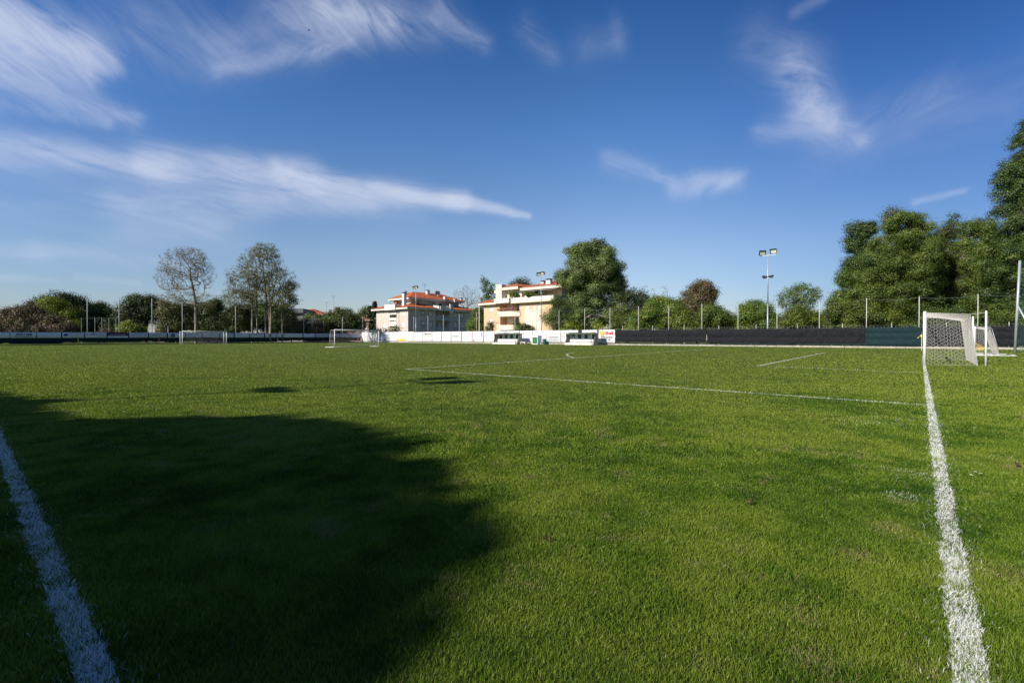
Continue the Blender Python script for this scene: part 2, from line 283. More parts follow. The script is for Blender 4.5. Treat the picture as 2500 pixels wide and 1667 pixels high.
def grass():
    rs = np.random.RandomState(5)
    # stands of blades: density falls with distance as they shrink from sight
    k = 5.0; cap = 32000.0; edges = np.concatenate([np.arange(.75, 4, .25), np.arange(4, 12, .5), np.geomspace(12, 118, 40)]); Ps = []
    for y0, y1 in zip(edges[:-1], edges[1:]):
        ym = (y0+y1)/2; dens = min(cap, k*289000/ym**3); hw = 1.13*ym+1.9; n = int(dens*(y1-y0)*2*hw)
        Ps.append(np.stack([rs.uniform(-hw, hw, n), rs.uniform(y0, y1, n)], 1)); h2 = hw+7; n = int(dens*.13*(y1-y0)*2*(h2-hw)); Ps.append(np.stack([rs.uniform(hw, h2, n)*rs.choice([-1, 1], n), rs.uniform(y0, y1, n)], 1))
    P = np.concatenate(Ps)
    # keep inside the fences
    pf = (P-CORNER); P = P[(pf@G < 72.2)]
    Kx = np.array([-41.9,132.8]); E0 = np.array([-80.4,75.]); ed = (Kx-E0)/np.linalg.norm(Kx-E0); en = np.array([-ed[1], ed[0]]); P = P[((P-E0)@en) < 0.0]
    n = len(P); D = P[:,1]; rad = np.linalg.norm(P, axis=1)
    white = np.zeros(n)
    for nm, a, b, w in LINES:
        near = seg_dist(P, a, b); j = (vnoise(P, 5, 3)-.5)*.022 + (vnoise(P, 40, 8)-.5)*.02
        p_in = np.clip((w+j-near)/.012+.5, 0, 1)*np.where(nm in ('goal_line', 'touchline'), .86, .72)*(0.42+0.66*vnoise(P, 12, 9))
        white = np.maximum(white, (rs.rand(n) < p_in)*rs.uniform(.7, 1, n))
        sp_ = np.clip(1-(near-w)/.10, 0, 1)*0.05*(near > w) if nm in ('goal_line', 'touchline') else 0
        white = np.maximum(white, (rs.rand(n) < sp_)*.7)
    for c, r_, a_ in [(gpt(2190,1030), .5, .05), (gpt(2225,1158), .16, .16), (gpt(2205,1215), .11, .20), (gpt(2080,1030), .4, .03), (gpt(2440,1118), .12, .10)]:   # chalk scuffed beside the line
        g_ = np.exp(-np.sum((P-c)**2, 1)/r_**2)*a_; white = np.maximum(white, (rs.rand(n) < g_)*.65)
    tall = vnoise(P, 1.1, 1)*.5+vnoise(P, 4.5, 2)*.5
    dryz = np.clip((vnoise(P, 1.7, 11)*.5+vnoise(P, 6, 12)*.5-.70)*6, 0, 1)
    for u_, v_, r_ in [(1335,1327,.05),(1120,1462,.05),(1408,1256,.05),(2175,1295,.14),(1990,1615,.10),(2480,1410,.16),(1720,1620,.05),(2100,1360,.10),(1300,1430,.07),(1520,1160,.1),(2260,1640,.06),(1190,1290,.07)]:
        dryz = np.maximum(dryz, np.exp(-np.sum((P-gpt(u_, v_))**2, 1)/r_**2))
    dry = (rs.rand(n) < (np.where(rad > 8, .008, .025)+.6*dryz))*rs.uniform(.3, 1, n)
    h = rs.uniform(.012, .034, n)*(.6+.75*tall)*np.where(dry > .5, .75, 1); w = np.maximum(.0014, .00122*rad)*rs.uniform(.7, 1.25, n); w = np.minimum(w, .09)
    h = np.where(rad > 12, h*(1+(rad-12)/120), h)
    lean = rs.uniform(.15, .95, n)**1.0*h; la = rs.uniform(0, 2*math.pi, n)+(vnoise(P, .8, 21)-.5)*2; ld = np.stack([np.cos(la), np.sin(la)], 1)*lean[:, None]
    wa = rs.uniform(0, math.pi, n); wd = np.stack([np.cos(wa), np.sin(wa)], 1)*(w/2)[:, None]
    z0 = np.zeros(n)-.002; at_ = np.stack([rs.rand(n), white, dry, np.ones(n)], 1)
    nearm = rad < 6.5; V = []; Fs = []; A = []
    i = np.where(nearm)[0]; p = P[i]; m_ = len(i)
    v = np.empty((m_, 5, 3)); mid = p+ld[i]*.30
    v[:,0,:2] = p-wd[i]; v[:,0,2] = -.002; v[:,1,:2] = p+wd[i]; v[:,1,2] = -.002
    v[:,2,:2] = mid+wd[i]*.8; v[:,2,2] = h[i]*.55; v[:,3,:2] = mid-wd[i]*.8; v[:,3,2] = h[i]*.55
    v[:,4,:2] = p+ld[i]; v[:,4,2] = h[i]
    b = np.arange(m_)[:, None]*5; tri = np.concatenate([b+[0,1,2], b+[0,2,3], b+[3,2,4]]); V.append(v.reshape(-1, 3)); A.append(np.repeat(at_[i], 5, 0)); Fs.append(tri); off = m_*5
    i = np.where(~nearm)[0]; p = P[i]; m_ = len(i); v = np.empty((m_, 3, 3))
    v[:,0,:2] = p-wd[i]; v[:,0,2] = -.002; v[:,1,:2] = p+wd[i]; v[:,1,2] = -.002; v[:,2,:2] = p+ld[i]; v[:,2,2] = h[i]
    V.append(v.reshape(-1, 3)); A.append(np.repeat(at_[i], 3, 0)); Fs.append(off+np.arange(m_*3).reshape(-1, 3))
    me = np_mesh('grass', np.concatenate(V), np.concatenate(Fs), {'bl': np.concatenate(A)})
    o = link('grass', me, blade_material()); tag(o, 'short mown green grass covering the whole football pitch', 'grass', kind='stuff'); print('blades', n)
grass()

# small things lying in the grass
daisy_p = mat('daisy_petal', (.85,.85,.85)); daisy_c = mat('daisy_centre', (.75,.5,.05)); stem_m = mat('flower_stem', (.06,.12,.02)); dead = mat('dead_leaf', (.09,.055,.03), (.045,.028,.016), 30, .9)
for (u, v, s), lb in zip([(2374,1172,1.0),(2384,1164,.8),(2397,1168,.85)], ['white daisy in the grass right of the goal line, leftmost and largest of the three', 'small white daisy in the grass, farthest back of the three', 'small white daisy in the grass, rightmost of the three']):
    p = gpt(u, v); t = thing('daisy', lb, 'flower', (p[0], p[1], 0), 0, 'daisies in the grass')
    b = MB()
    for k in range(14):
        a = k*2*math.pi/14; c, s_ = math.cos(a), math.sin(a); r0, r1, w_ = .004*s, .013*s, .0028*s
        b.add([(c*r0-s_*w_*.5, s_*r0+c*w_*.5, .044), (c*r0+s_*w_*.5, s_*r0-c*w_*.5, .044), (c*r1+s_*w_, s_*r1-c*w_, .047), (c*r1-s_*w_, s_*r1+c*w_, .047)], [(0,1,2,3)])
    b.build('petals', daisy_p, t); MB().ball((0,0,.046), .0045*s, None, .003).build('flower_centre', daisy_c, t); MB().cyl((0,0,0), (0,0,.045), .001, n=5).build('stem', stem_m, t)
def dead_leaf(u, v, s, rz, lb):
    p = gpt(u, v); me = bpy.data.meshes.new('fallen_leaf'); V = []; Fc = []; n = 8
    for i in range(n+1):
        x = i/n*2-1; w = (1-x*x)**.7*.45*(1+.25*math.sin(i*2.7)); V += [(x*s, w*s, .045+.018*math.sin(x*3)+.03*s), (x*s, 0, .036+.012*math.sin(x*3)), (x*s, -w*s, .045+.014*math.cos(x*4)+.02*s)]
    for i in range(n): Fc += [(3*i,3*i+1,3*i+4,3*i+3), (3*i+1,3*i+2,3*i+5,3*i+4)]
    me.from_pydata(V, [], Fc); o = link('fallen_leaf', me, dead); o.location = (p[0], p[1], 0); o.rotation_euler = (0, 0, rz); tag(o, lb, 'leaf', 'fallen leaves on the pitch')
    MB().cyl((-s,0,.036), (-s*1.35,.01,.03), .0012, n=5).build('stalk', dead, o)
dead_leaf(1834, 1238, .032, .4, 'dry curled brown leaf on the sunlit grass, left of the goal line'); dead_leaf(2486, 1143, .035, 1.2, 'dark reddish brown leaf on the grass at the right edge of the photo')
dead_leaf(1337, 1330, .022, 2.0, 'pale brown leaf scrap beside the edge of the big shadow')
# ------------------------------------------------------------------ fences round the pitch
KX = np.array([-41.9, 132.8]); E0 = np.array([-80.4, 75.0]); FD = -T; ED = (KX-E0)/np.linalg.norm(KX-E0)
class Fence:
    def __init__(s, O, d): s.O = O; s.d = d; s.rz = math.atan2(d[1], d[0])
    def s_at(s, u): return isect(s.O, s.d, u)
    def loc(s, q, off=0.0, z=0.0): p = s.O+q*s.d+off*np.array([-s.d[1], s.d[0]]); return Vector((p[0], p[1], z))
    def z_at(s, u, v): return H+(VH-v)/F*(s.O+s.s_at(u)*s.d)[1]
FAR = Fence(KX, FD); END = Fence(E0, ED)

def rumple(name, L, z0, z1, m, parent=None, amp=.03, seed=0, dz=.14, thick=.0, ragged=0.0, prof=None, curl=None):
    """hanging cloth, x along the fence, front towards -y, with thickness"""
    r = random.Random(seed); nx = max(2, int(L/.25)); nz = max(2, int((z1-z0)/dz)); ph = [(r.uniform(0, 6.28), r.uniform(.8, 5), r.uniform(-2, 2), r.uniform(.3, 1)) for _ in range(7)]
    V = []; Fc = []
    for i in range(nx+1):
        x = L*i/nx; zb = z0
        if ragged: zb = z0+ragged*(max(0, math.sin(x*.55+seed)+.35*math.sin(x*1.9+1)+.2*math.sin(x*4.3)))
        for j in range(nz+1):
            t = j/nz; z = zb+(z1-zb)*t; y = sum(a*math.sin(p+f*x+g*z*2) for p, f, g, a in ph)*amp/3
            if prof: y += prof(x, t)
            V.append((x, y, z+(.03*math.sin(x*1.3+seed) if j == nz and ragged else 0)))
    for i in range(nx):
        for j in range(nz): a = i*(nz+1)+j; Fc.append((a, a+nz+1, a+nz+2, a+1))
    k = len(V); V += [(x, y+.006, z) for x, y, z in V]; Fc += [tuple(reversed([q+k for q in f])) for f in Fc]
    for i in range(nx): a = i*(nz+1); b = a+nz; Fc += [(a+k, a+k+nz+1, a+nz+1, a), (b, b+nz+1, b+k+nz+1, b+k)]
    me = bpy.data.meshes.new(name); me.from_pydata(V, [], Fc); me.polygons.foreach_set('use_smooth', [True]*len(me.polygons)); o = link(name, me, m, parent); return o
def text_mesh(s, w, h, bold=0.0, shear=0.0):
    cu = bpy.data.curves.new('txt', 'FONT'); cu.body = s; cu.size = 1; cu.offset = bold; cu.shear = shear; cu.resolution_u = 3; cu.align_x = 'LEFT'
    o = bpy.data.objects.new('txt', cu); COL.objects.link(o); dg = bpy.context.evaluated_depsgraph_get(); me = bpy.data.meshes.new_from_object(o.evaluated_get(dg)); bpy.data.objects.remove(o); bpy.data.curves.remove(cu)
    n = len(me.vertices); c = np.empty(n*3); me.vertices.foreach_get('co', c); c = c.reshape(-1, 3); mn = c.min(0); mx = c.max(0); q = np.zeros_like(c)
    q[:,0] = (c[:,0]-mn[0])/(mx[0]-mn[0])*w; q[:,2] = (c[:,1]-mn[1])/(mx[1]-mn[1])*h; me.vertices.foreach_set('co', q.ravel()); me.materials.clear(); me.update(); return me
def lettering(s, x, z, w, h, m, parent, y=-.035, bold=0.0, shear=0.0, name='lettering'):
    o = link(name, text_mesh(s, w, h, bold, shear), m, parent); o.location = (x, y, z); return o
def bars(rows, m, parent, y=-.03, seed=1, name='small_print'):
    """illegible print: rows of broken thin dashes (x0,x1,z,height)"""
    r = random.Random(seed)
    for x0, x1, z, hh in rows:
        x = x0; b = MB()
        while x < x1: l = min(r.uniform(.5, 2.2)*hh*1.6, x1-x); b.box(x, x+l, y, y+.004, z, z+hh*r.uniform(.75, 1)); x += l+hh*.5
        b.build(name, m, parent)

kerb = thing('kerb', None, None, FAR.loc(-6), FAR.rz); kerb['kind'] = 'structure'
kb = MB(); x = 0; r_ = random.Random(3)
while x < 185: l = r_.uniform(2.2, 3.2); kb.box(x, x+l-.03, -.30+r_.uniform(-.02,.02), .12, -.1, .20+r_.uniform(-.02,.025)); x += l
kb_o = kb.build('kerb_stones', concrete, kerb)
bpy.data.objects.remove(kerb); kb_o.name = 'kerb'; kb_o.location = FAR.loc(-6); kb_o.rotation_euler = (0, 0, FAR.rz); kb_o['kind'] = 'structure'

# far touchline fence
ft = thing('boundary_fence', 'long sideline fence carrying the white banners and black screening cloth, with tall pale net poles', 'fence', FAR.loc(0), FAR.rz)
def fence_posts(fence, root, us, z1, r, name, m=pale_post, off=.12):
    for u, v in us:
        s = fence.s_at(u); z = fence.z_at(u, v) if v else z1
        MB().cyl((s, off, -.1), (s, off, z), r, r*.92, 8).ball((s, off, z), r).build(name, m, root, True)
short = [1519,1592,1669,1753.7,1845,1945.6,2055.7,2176,2310,2463,2600,2820]
fence_posts(FAR, ft, [(u, v) for u, v in zip(short, [795,794.5,794,794,793,791,790,789,788,786,784,782])], 2.8, .035, 'post')
fence_posts(FAR, ft, [(u, None) for u in (905,930,955,985,1011,1056,1102,1141,1181,1238,1270,1335,1390,1448,1463)], 2.75, .03, 'post')
tall_far = [(882.5,775),(913.5,775),(1007.5,773),(1042,771.6),(1079.6,769),(1118.5,767),(1160.6,762),(1207,764),(1254.4,773),(1307,760),(1362,758),(1424.7,753),(1486.5,752),(1556,748),(1630,745.5),(1711,741.6),(1799.6,741),(1895,735),(1998.6,737),(2114,728),(2243,724),(2387,718),(2560,712),(2800,704)]
fence_posts(FAR, ft, tall_far, None, .045, 'net_pole', off=.35)
b = MB()
pts = [(FAR.s_at(u), .35, FAR.z_at(u, v)-.08) for u, v in tall_far]
for (x0,y0,z0), (x1,y1,z1) in zip(pts[:-1], pts[1:]):
    pp = [(x0+(x1-x0)*k/6, y0, z0+(z1-z0)*k/6-.22*(1-(k/3-1)**2)) for k in range(7)]; b.tube(pp, .006, 4)
b.build('top_cable', steel, ft)
b = MB(); s0 = FAR.s_at(884); s1 = FAR.s_at(3300)                   # wire mesh behind the cloth, up to 2.75 m
for z in np.arange(.3, 2.76, .245): b.box(s0, s1, .085, .089, z, z+.006)
x = s0
while x < s1: b.box(x, x+.006, .089, .093, .2, 2.75); x += .35
b.build('wire_mesh', steel, ft)
sR0, sR1, sR2 = FAR.s_at(1503), FAR.s_at(2110), FAR.s_at(3300)
def prof_two(x, t):
    w = .02*math.sin(x*.9)+.03*math.sin(x*.37+1)+.05*math.exp(-((t-.8)/.2)**2)*math.sin(x*2.3+t*3); return -.10*math.sin(math.pi*min(1, max(0, (t-.42)/.58)))*(1+.4*math.sin(x*.7)) - .07*math.sin(math.pi*min(1, max(0, t/.40))) + w*.5
def prof_three(x, t): return -.09*abs(math.sin(math.pi*(t*2.9+.04*math.sin(x*.8))))+.02*math.sin(x*1.1)
for a_, b_, pr, m_, z0, sd in ((sR0, (sR0+sR1)/2-2, prof_two, screen_black, .55, 1), ((sR0+sR1)/2-1.9, sR1, prof_two, screen_black, .42, 5), (sR1+.05, FAR.s_at(2250), prof_three, screen_green, .30, 3), (FAR.s_at(2250)+.05, sR2, prof_three, screen_black, .34, 4)):
    o = rumple('screen_cloth', b_-a_, z0, 2.5, m_, ft, amp=.05, seed=sd, dz=.085, prof=pr, ragged=.03); o.location = (a_, 0, 0)
o = rumple('rolled_cloth', FAR.s_at(2240)-FAR.s_at(1760), .34, .52, screen_green, ft, amp=.04, seed=9, dz=.06); o.location = (FAR.s_at(1760), -.05, 0)

# far end fence
ef = thing('end_fence', 'end line fence on the left with grey banners above a dark hanging screen', 'fence', END.loc(0), END.rz)
sA_, sB_ = END.s_at(-60), END.s_at(881)
Lx = sB_-sA_
for k in range(6):
    a_ = sA_+Lx*k/6; o = rumple('screen_cloth', Lx/6-.04, [.22,.42,.5,.3,.45,.4][k], 2.2+.03*k, screen_green, ef, amp=.05, seed=20+k, ragged=[.30,.12,.05,.02,.12,.10][k], dz=.12); o.location = (a_, .03, 0)
b = MB().box(sA_, sB_, .0, .10, -.1, .10); b.build('base_board', mat('dark_board', (.05,.045,.04)), ef)
fence_posts(END, ef, [(u, None) for u in (24,89,149,206,260,313,362,408,452,494,536,571,609,645,676,739,770,800,828,856,880)], 2.3, .03, 'post', steel)
fence_posts(END, ef, [(215,721.6),(292.7,726),(373,729),(447,738),(577,748),(689,752),(743.3,775.5),(792.3,775.5),(838,775.5),(-40,718)], None, .065, 'net_pole', mat('grey_pole', (.40,.45,.44)), off=.3)
fence_posts(END, ef, [(413.6,796)], None, .04, 'lamp_post', steel, off=.6)

# banners: (u0,u1, style, label)
end_b = [(-30,23.5,'scrib','grey banner cut by the left photo edge'),(24,88,'akom','grey banner with large black AKOM lettering'),(89,148.6,'faint','faded blank banner to the right of the AKOM one'),
 (150.5,205,'blob','grey banner with a blurred dark blue emblem at its left end'),(206.6,259.6,'oltre','pale banner with small black word oltre and ruled lines'),(261,312.5,'riccio','dark maroon and navy banner with pale lettering'),
 (314,361,'grey1','plain grey banner right of the maroon one'),(362.5,407,'grey2','grey banner with one faint word, beside the round emblem banner'),(409,451,'circle','grey banner with a round dark blue emblem'),
 (452,493,'faint2','grey banner seen through the far goal next to its left post'),(494,535,'faint3','grey banner with a green tinge inside the far goal'),(537,570,'faint2','short grey banner behind the right post of the far goal'),
 (572,608,'faint','pale grey banner just right of the far goal'),(610,644,'teal','pale banner with a dark teal top line of print'),(646,675,'mark','small pale banner with one dark smudge'),
 (676,738,'long','widest pale banner with scattered dark marks'),(740,769,'diag','pale banner with a dark diagonal mark top left'),(770.5,799.5,'grey1','grey banner just left of the white portable goal'),
 (800,827,'grey2','grey banner behind the left post of the white portable goal'),(828,855.6,'grey1','grey banner seen through the white portable goal'),(856,881,'faint','pale banner at the corner beside the white sheets')]
def banner_obj(fence, u0, u1, z0, z1, m, lb, grp, amp, seed, off=-.16):
    s0, s1 = fence.s_at(u0), fence.s_at(u1); L_ = s1-s0-.06
    o = rumple('advertising_banner', L_, 0, z1-z0, m, None, amp=amp, seed=seed, dz=.3); o.location = fence.loc(s0+.03, off, z0); o.rotation_euler = (0, 0, fence.rz); tag(o, lb, 'banner', grp); return o, L_, z1-z0
for i, (u0, u1, st, lb) in enumerate(end_b):
    t = max(0, u0)/881; z1 = 2.12+.22*t; z0 = 1.20+.10*t
    m = {'riccio': ink_navy}.get(st, banner_g if st in ('grey1','grey2','faint3','faint2') else mat('banner_pale', (.66,.69,.71), (.58,.61,.64), 1.5, .55))
    o, L_, hh = banner_obj(END, u0, u1, z0, z1, m, lb, 'banners hung on the end fence', .025, 40+i)
    if st == 'akom':
        lettering('AKOM', L_*.20, hh*.42, L_*.62, hh*.40, ink, o, y=-.05, bold=.012); bars([(L_*.13, L_*.88, hh*.16, .055), (L_*.13, L_*.88, hh*.26, .05)], ink_grey, o, y=-.05)
    elif st == 'oltre':
        lettering('oltre', L_*.22, hh*.52, L_*.36, hh*.30, ink, o, y=-.05, bold=.02); bars([(L_*.64, L_*.98, hh*z, .04) for z in (.25,.42,.58,.72)], ink_grey, o, y=-.05); MB().ball((L_*.10, -.05, hh*.6), .1, .01, .1).build('emblem', green_mid, o)
    elif st == 'riccio':
        b_ = MB().box(0.02, L_-.02, -.055, -.045, hh*.02, hh*.34); b_.build('pale_stripe', mat('banner_pale', (.6,.6,.6)), o); MB().box(0, L_, -.055, -.045, hh*.82, hh).build('maroon_stripe', ink_maroon, o)
        lettering('RICCIONESE', L_*.12, hh*.44, L_*.76, hh*.28, ink_soft, o, y=-.06, bold=.01)
    elif st == 'circle':
        b_ = MB(); n = 20; c = (L_*.28, hh*.5); b_.xz([(c[0]+math.cos(a)*hh*.40, c[1]+math.sin(a)*hh*.40) for a in np.linspace(0, 2*math.pi, n, endpoint=False)][::-1], -.055, -.05); b_.build('round_emblem', ink_blue, o)
        b_ = MB(); b_.xz([(c[0]+math.cos(a)*hh*.22, c[1]+math.sin(a)*hh*.22) for a in np.linspace(0, 2*math.pi, n, endpoint=False)][::-1], -.060, -.056); b_.build('emblem_centre', ink_grey, o); bars([(L_*.55, L_*.92, hh*z, .05) for z in (.35,.62)], ink_grey, o, y=-.05)
    elif st == 'blob':
        b_ = MB(); b_.xz([(L_*.16+math.cos(a)*.30, hh*.55+math.sin(a)*.20) for a in np.linspace(0, 2*math.pi, 14, endpoint=False)][::-1], -.055, -.05); b_.build('emblem', ink_blue, o); bars([(L_*.35, L_*.9, hh*z, .05) for z in (.1,.35,.55,.78)], ink_soft, o, y=-.05, seed=i)
    elif st == 'teal': bars([(L_*.05, L_*.95, hh*.72, .12), (L_*.1, L_*.9, hh*.4, .04)], mat('ink_teal', (.05,.13,.15)), o, y=-.05, seed=i)
    elif st == 'mark': bars([(L_*.35, L_*.6, hh*.5, .08), (L_*.7, L_*.95, hh*.35, .05)], ink_grey, o, y=-.05, seed=i)
    elif st == 'long': bars([(L_*.14, L_*.24, hh*.62, .12), (L_*.62, L_*.68, hh*.5, .10), (L_*.8, L_*.92, hh*.66, .09), (L_*.05, L_*.10, hh*.2, .07)], ink_grey, o, y=-.05, seed=i)
    elif st == 'diag': MB().xz([(L_*.22,hh*.78),(L_*.30,hh*.72),(L_*.48,hh*.94),(L_*.40,hh*.98)], -.055, -.05).build('mark', green_dark, o)
    elif st == 'grey2': bars([(L_*.2, L_*.6, hh*.45, .10)], ink_grey, o, y=-.05, seed=i)
    else: bars([(L_*.15, L_*.85, hh*.6, .035), (L_*.25, L_*.75, hh*.35, .03)], ink_soft, o, y=-.05, seed=i)

far_b = [(884,898.5,'','narrow white sheet at the pitch corner, tilted and creased','tilt'),(899.5,916.5,'','white sheet with grey folds seen through the portable goal','fold'),(917,933,'','white panel just right of the portable goal','') ,
 (933.2,952.5,'rules','white panel with rows of pale ruled print, left of the yellow striped one',''),(953,971,'','blank white panel left of the yellow striped one',''),(971.5,991.5,'yellow','white banner with a yellow and orange stripe at the bottom',''),
 (992,1011,'','first blank white panel right of the yellow striped one',''),(1011.3,1032.5,'','blank white panel left of the one with a brown heading',''),(1032.8,1056,'brown','white banner with a brown heading and rows of small print',''),
 (1056.5,1078,'','first blank white panel right of the brown heading',''),(1079,1102,'','second blank white panel right of the brown heading',''),(1103,1127.5,'black2','white banner with two dark lines of print near its middle',''),
 (1128.5,1153.5,'','blank white panel left of the pinkish banner',''),(1154.5,1181,'pink','pinkish banner with a red figure top right and blue dot top left',''),(1182,1209,'','white panel just left of the left dugout',''),
 (1210,1238,'','white panel behind the left dugout roof',''),(1238.5,1269,'','white panel behind the right end of the left dugout',''),(1270,1301.5,'grey','white banner with a faint grey leafy pattern beside the green door cabinet',''),
 (1302,1334,'','blank white panel behind the green door cabinet and bin',''),(1335.5,1370,'four','white banner with four lines of grey print between bin and right dugout',''),(1371,1413,'','white panel behind the left half of the right dugout',''),
 (1421.5,1459,'','white panel behind the right half of the right dugout',''),(1463,1502.5,'shell','white banner with a yellow scallop emblem and big red lettering','')]
for i, (u0, u1, st, lb, q) in enumerate(far_b):
    z0, z1 = .30, 2.60+.1*(u0 < 1000)
    m = mat('banner_pinkish', (.78,.66,.68), (.74,.6,.6), 1.5, .55) if st == 'pink' else banner_w
    o, L_, hh = banner_obj(FAR, u0, u1, z0, z1, m, lb, 'white banners along the sideline fence', .06 if q else .022, 80+i)
    if q == 'tilt': o.rotation_euler[1] = .045
    if st == 'yellow': MB().box(.05, L_-.1, -.055, -.05, hh*.10, hh*.25).build('yellow_stripe', ink_yellow, o); MB().box(.05, L_-.1, -.055, -.05, hh*.04, hh*.09).build('orange_stripe', mat('ink_peach', (.8,.42,.3)), o); bars([(.3, L_-.3, hh*.88, .06)], ink_soft, o, y=-.05)
    elif st == 'rules': bars([(.2, L_-.2, hh*z, .05) for z in (.14,.28,.42,.56,.68)]+[(L_*.6, L_-.15, hh*.86, .12)], ink_soft, o, y=-.05, seed=i)
    elif st == 'brown': lettering('CAMAGUIT', L_*.10, hh*.72, L_*.82, hh*.17, mat('ink_brown', (.22,.13,.08)), o, y=-.05, bold=.01); bars([(L_*.2, L_*.9, hh*z, .07) for z in (.58,.45,.30,.17,.06)], mat('ink_tan', (.5,.42,.36)), o, y=-.05, seed=i)
    elif st == 'black2': bars([(L_*.1, L_*.75, hh*.55, .13), (L_*.15, L_*.7, hh*.44, .08)], ink_grey, o, y=-.05, seed=i); bars([(L_*.1, L_*.9, hh*z, .05) for z in (.08,.2)], ink_soft, o, y=-.05, seed=i)
    elif st == 'pink':
        MB().ball((L_*.86, -.05, hh*.82), .14, .01, .2).ball((L_*.88, -.05, hh*.66), .17, .01, .13).box(L_*.80, L_*.95, -.06, -.05, hh*.58, hh*.62).build('red_figure', ink_red, o); MB().ball((L_*.2, -.05, hh*.82), .09, .01, .1).build('blue_dot', ink_blue, o)
        bars([(L_*.1, L_*.9, hh*z, .04) for z in (.2,.33,.45)], mat('ink_tan2', (.62,.5,.48)), o, y=-.05, seed=i); MB().box(L_*.08, L_*.16, -.06, -.05, hh*.06, hh*.26).build('dark_figure', ink_grey, o)
    elif st == 'grey':
        b_ = MB(); rr = random.Random(4)
        for k in range(26): x_ = L_*rr.uniform(.12, .85); z_ = hh*rr.uniform(.3, .85); l_ = rr.uniform(.15, .45); b_.xz([(x_,z_),(x_+l_,z_+.18),(x_+l_*.9,z_+.24),(x_-.02,z_+.05)], -.055, -.05)
        b_.build('leafy_pattern', mat('ink_pale', (.66,.68,.67)), o)
    elif st == 'four':
        for k, (s_, z_) in enumerate([('VIA COMMERCIALE 28', .46), ('CORSO MILANO', .35), ('TEL. 0541 604 318368', .22), ('LAVORAZIONE METALLI', .09)]): bars([(L_*(.12+.05*(k%2)), L_*(.88-.08*(k == 1)), hh*z_, .15)], mat('ink_mid', (.28,.29,.31)), o, y=-.05, seed=30+k, name='print_line')
    elif st == 'shell':
        b_ = MB(); cx, cz, R_ = L_*.21, hh*.775, hh*.19; n = 28; pts = []
        for k in range(n+1):
            a = math.radians(-50+280*k/n); rr = R_*(1+.05*math.cos(k*math.pi)); pts.append((cx+math.cos(a)*rr, cz+math.sin(a)*rr*.95))
        pts += [(cx-R_*.42, cz-R_*1.18), (cx+R_*.42, cz-R_*1.18)]
        b_.xz(pts[::-1], -.060, -.052); b_.build('scallop_rim', mat('ink_shell_orange', (.80,.22,.03)), o)
        b_ = MB(); b_.xz([(cx+(x-cx)*.84, cz+(z-cz)*.84+.005) for x, z in pts][::-1], -.068, -.061); b_.build('scallop_face', mat('ink_shell_yellow', (.88,.52,.06)), o)
        b_ = MB()
        for k in range(5):
            a = math.radians(90+(k-2)*27); b_.xz([(cx-.008, cz-R_*.75),(cx+.008, cz-R_*.75),(cx+math.cos(a)*R_*.74+.01, cz+math.sin(a)*R_*.70),(cx+math.cos(a)*R_*.74-.01, cz+math.sin(a)*R_*.70)][::-1], -.074, -.069)
        b_.build('scallop_ribs', mat('ink_shell_orange', (.80,.22,.03)), o)
        lettering('Shell', L_*.40, hh*.64, L_*.50, hh*.25, mat('ink_bright_red', (.70,.02,.03)), o, y=-.06, bold=.028)
        for s_, z_, x0, x1 in (('SUPER SCONTI', .44, .12, .86), ('SUL FAI DA TE', .33, .14, .86), ('E SELF 24H', .20, .22, .76)): lettering(s_, L_*x0, hh*z_, L_*(x1-x0), hh*.075, ink, o, y=-.06, bold=.02)
        bars([(L_*.08, L_*.92, hh*.07, .07)], ink_grey, o, y=-.06, seed=i)

# ------------------------------------------------------------------ goals
def hexnet(corners, cell, r, name, parent, sag=(0,0), m=net_mat):
    """cord net with hexagonal mesh on the bilinear patch P00,P10,P11,P01; sag = (metres down at mid-span of v=1 edge, bulge)"""
    P00, P10, P11, P01 = [np.array(c, float) for c in corners]; Lu = (np.linalg.norm(P10-P00)+np.linalg.norm(P11-P01))/2; Lv = (np.linalg.norm(P01-P00)+np.linalg.norm(P11-P10))/2
    nrm = np.cross(P10-P00, P01-P00); nrm /= np.linalg.norm(nrm); rs = random.Random(7)
    dx = cell*.85; dy = cell*.62; nu = max(2, round(Lu/dx)); nv = max(2, round(Lv/dy)); E = []; jit = {}
    def vert(i, j):
        if (i, j) not in jit: jit[(i, j)] = (rs.uniform(-.12, .12), rs.uniform(-.12, .12))
        ox = jit[(i, j)]; u = min(1, max(0, (i+ox[0])/nu)); zig = (.17 if (i+j) % 2 else -.17); v = min(1, max(0, (j+ox[1])/nv)); u = min(1, max(0, (i+zig+ox[0]*.6)/nu))
        p = (P00*(1-u)+P10*u)*(1-v)+(P01*(1-u)+P11*u)*v; s = 4*u*(1-u); p = p+np.array([0, 0, -1])*sag[0]*s*v+nrm*sag[1]*s*4*v*(1-v); return p
    for i in range(nu+1):
        for j in range(nv): E.append((vert(i, j), vert(i, j+1)))
    for i in range(nu):
        for j in range(nv+1):
            if (i+j) % 2: E.append((vert(i, j), vert(i+1, j)))
    b = MB()
    for a, c in E: b.cyl(a, c, r, r, 3, False)
    # hem cords
    for t0, t1 in (((0,0),(nu,0)), ((0,nv),(nu,nv))):
        pts = [vert(i, t0[1]) for i in range(nu+1)]; b.tube(pts, r*1.7, 4)
    for i in (0, nu): b.tube([vert(i, j) for j in range(nv+1)], r*1.6, 4)
    return b.build(name, m, parent)
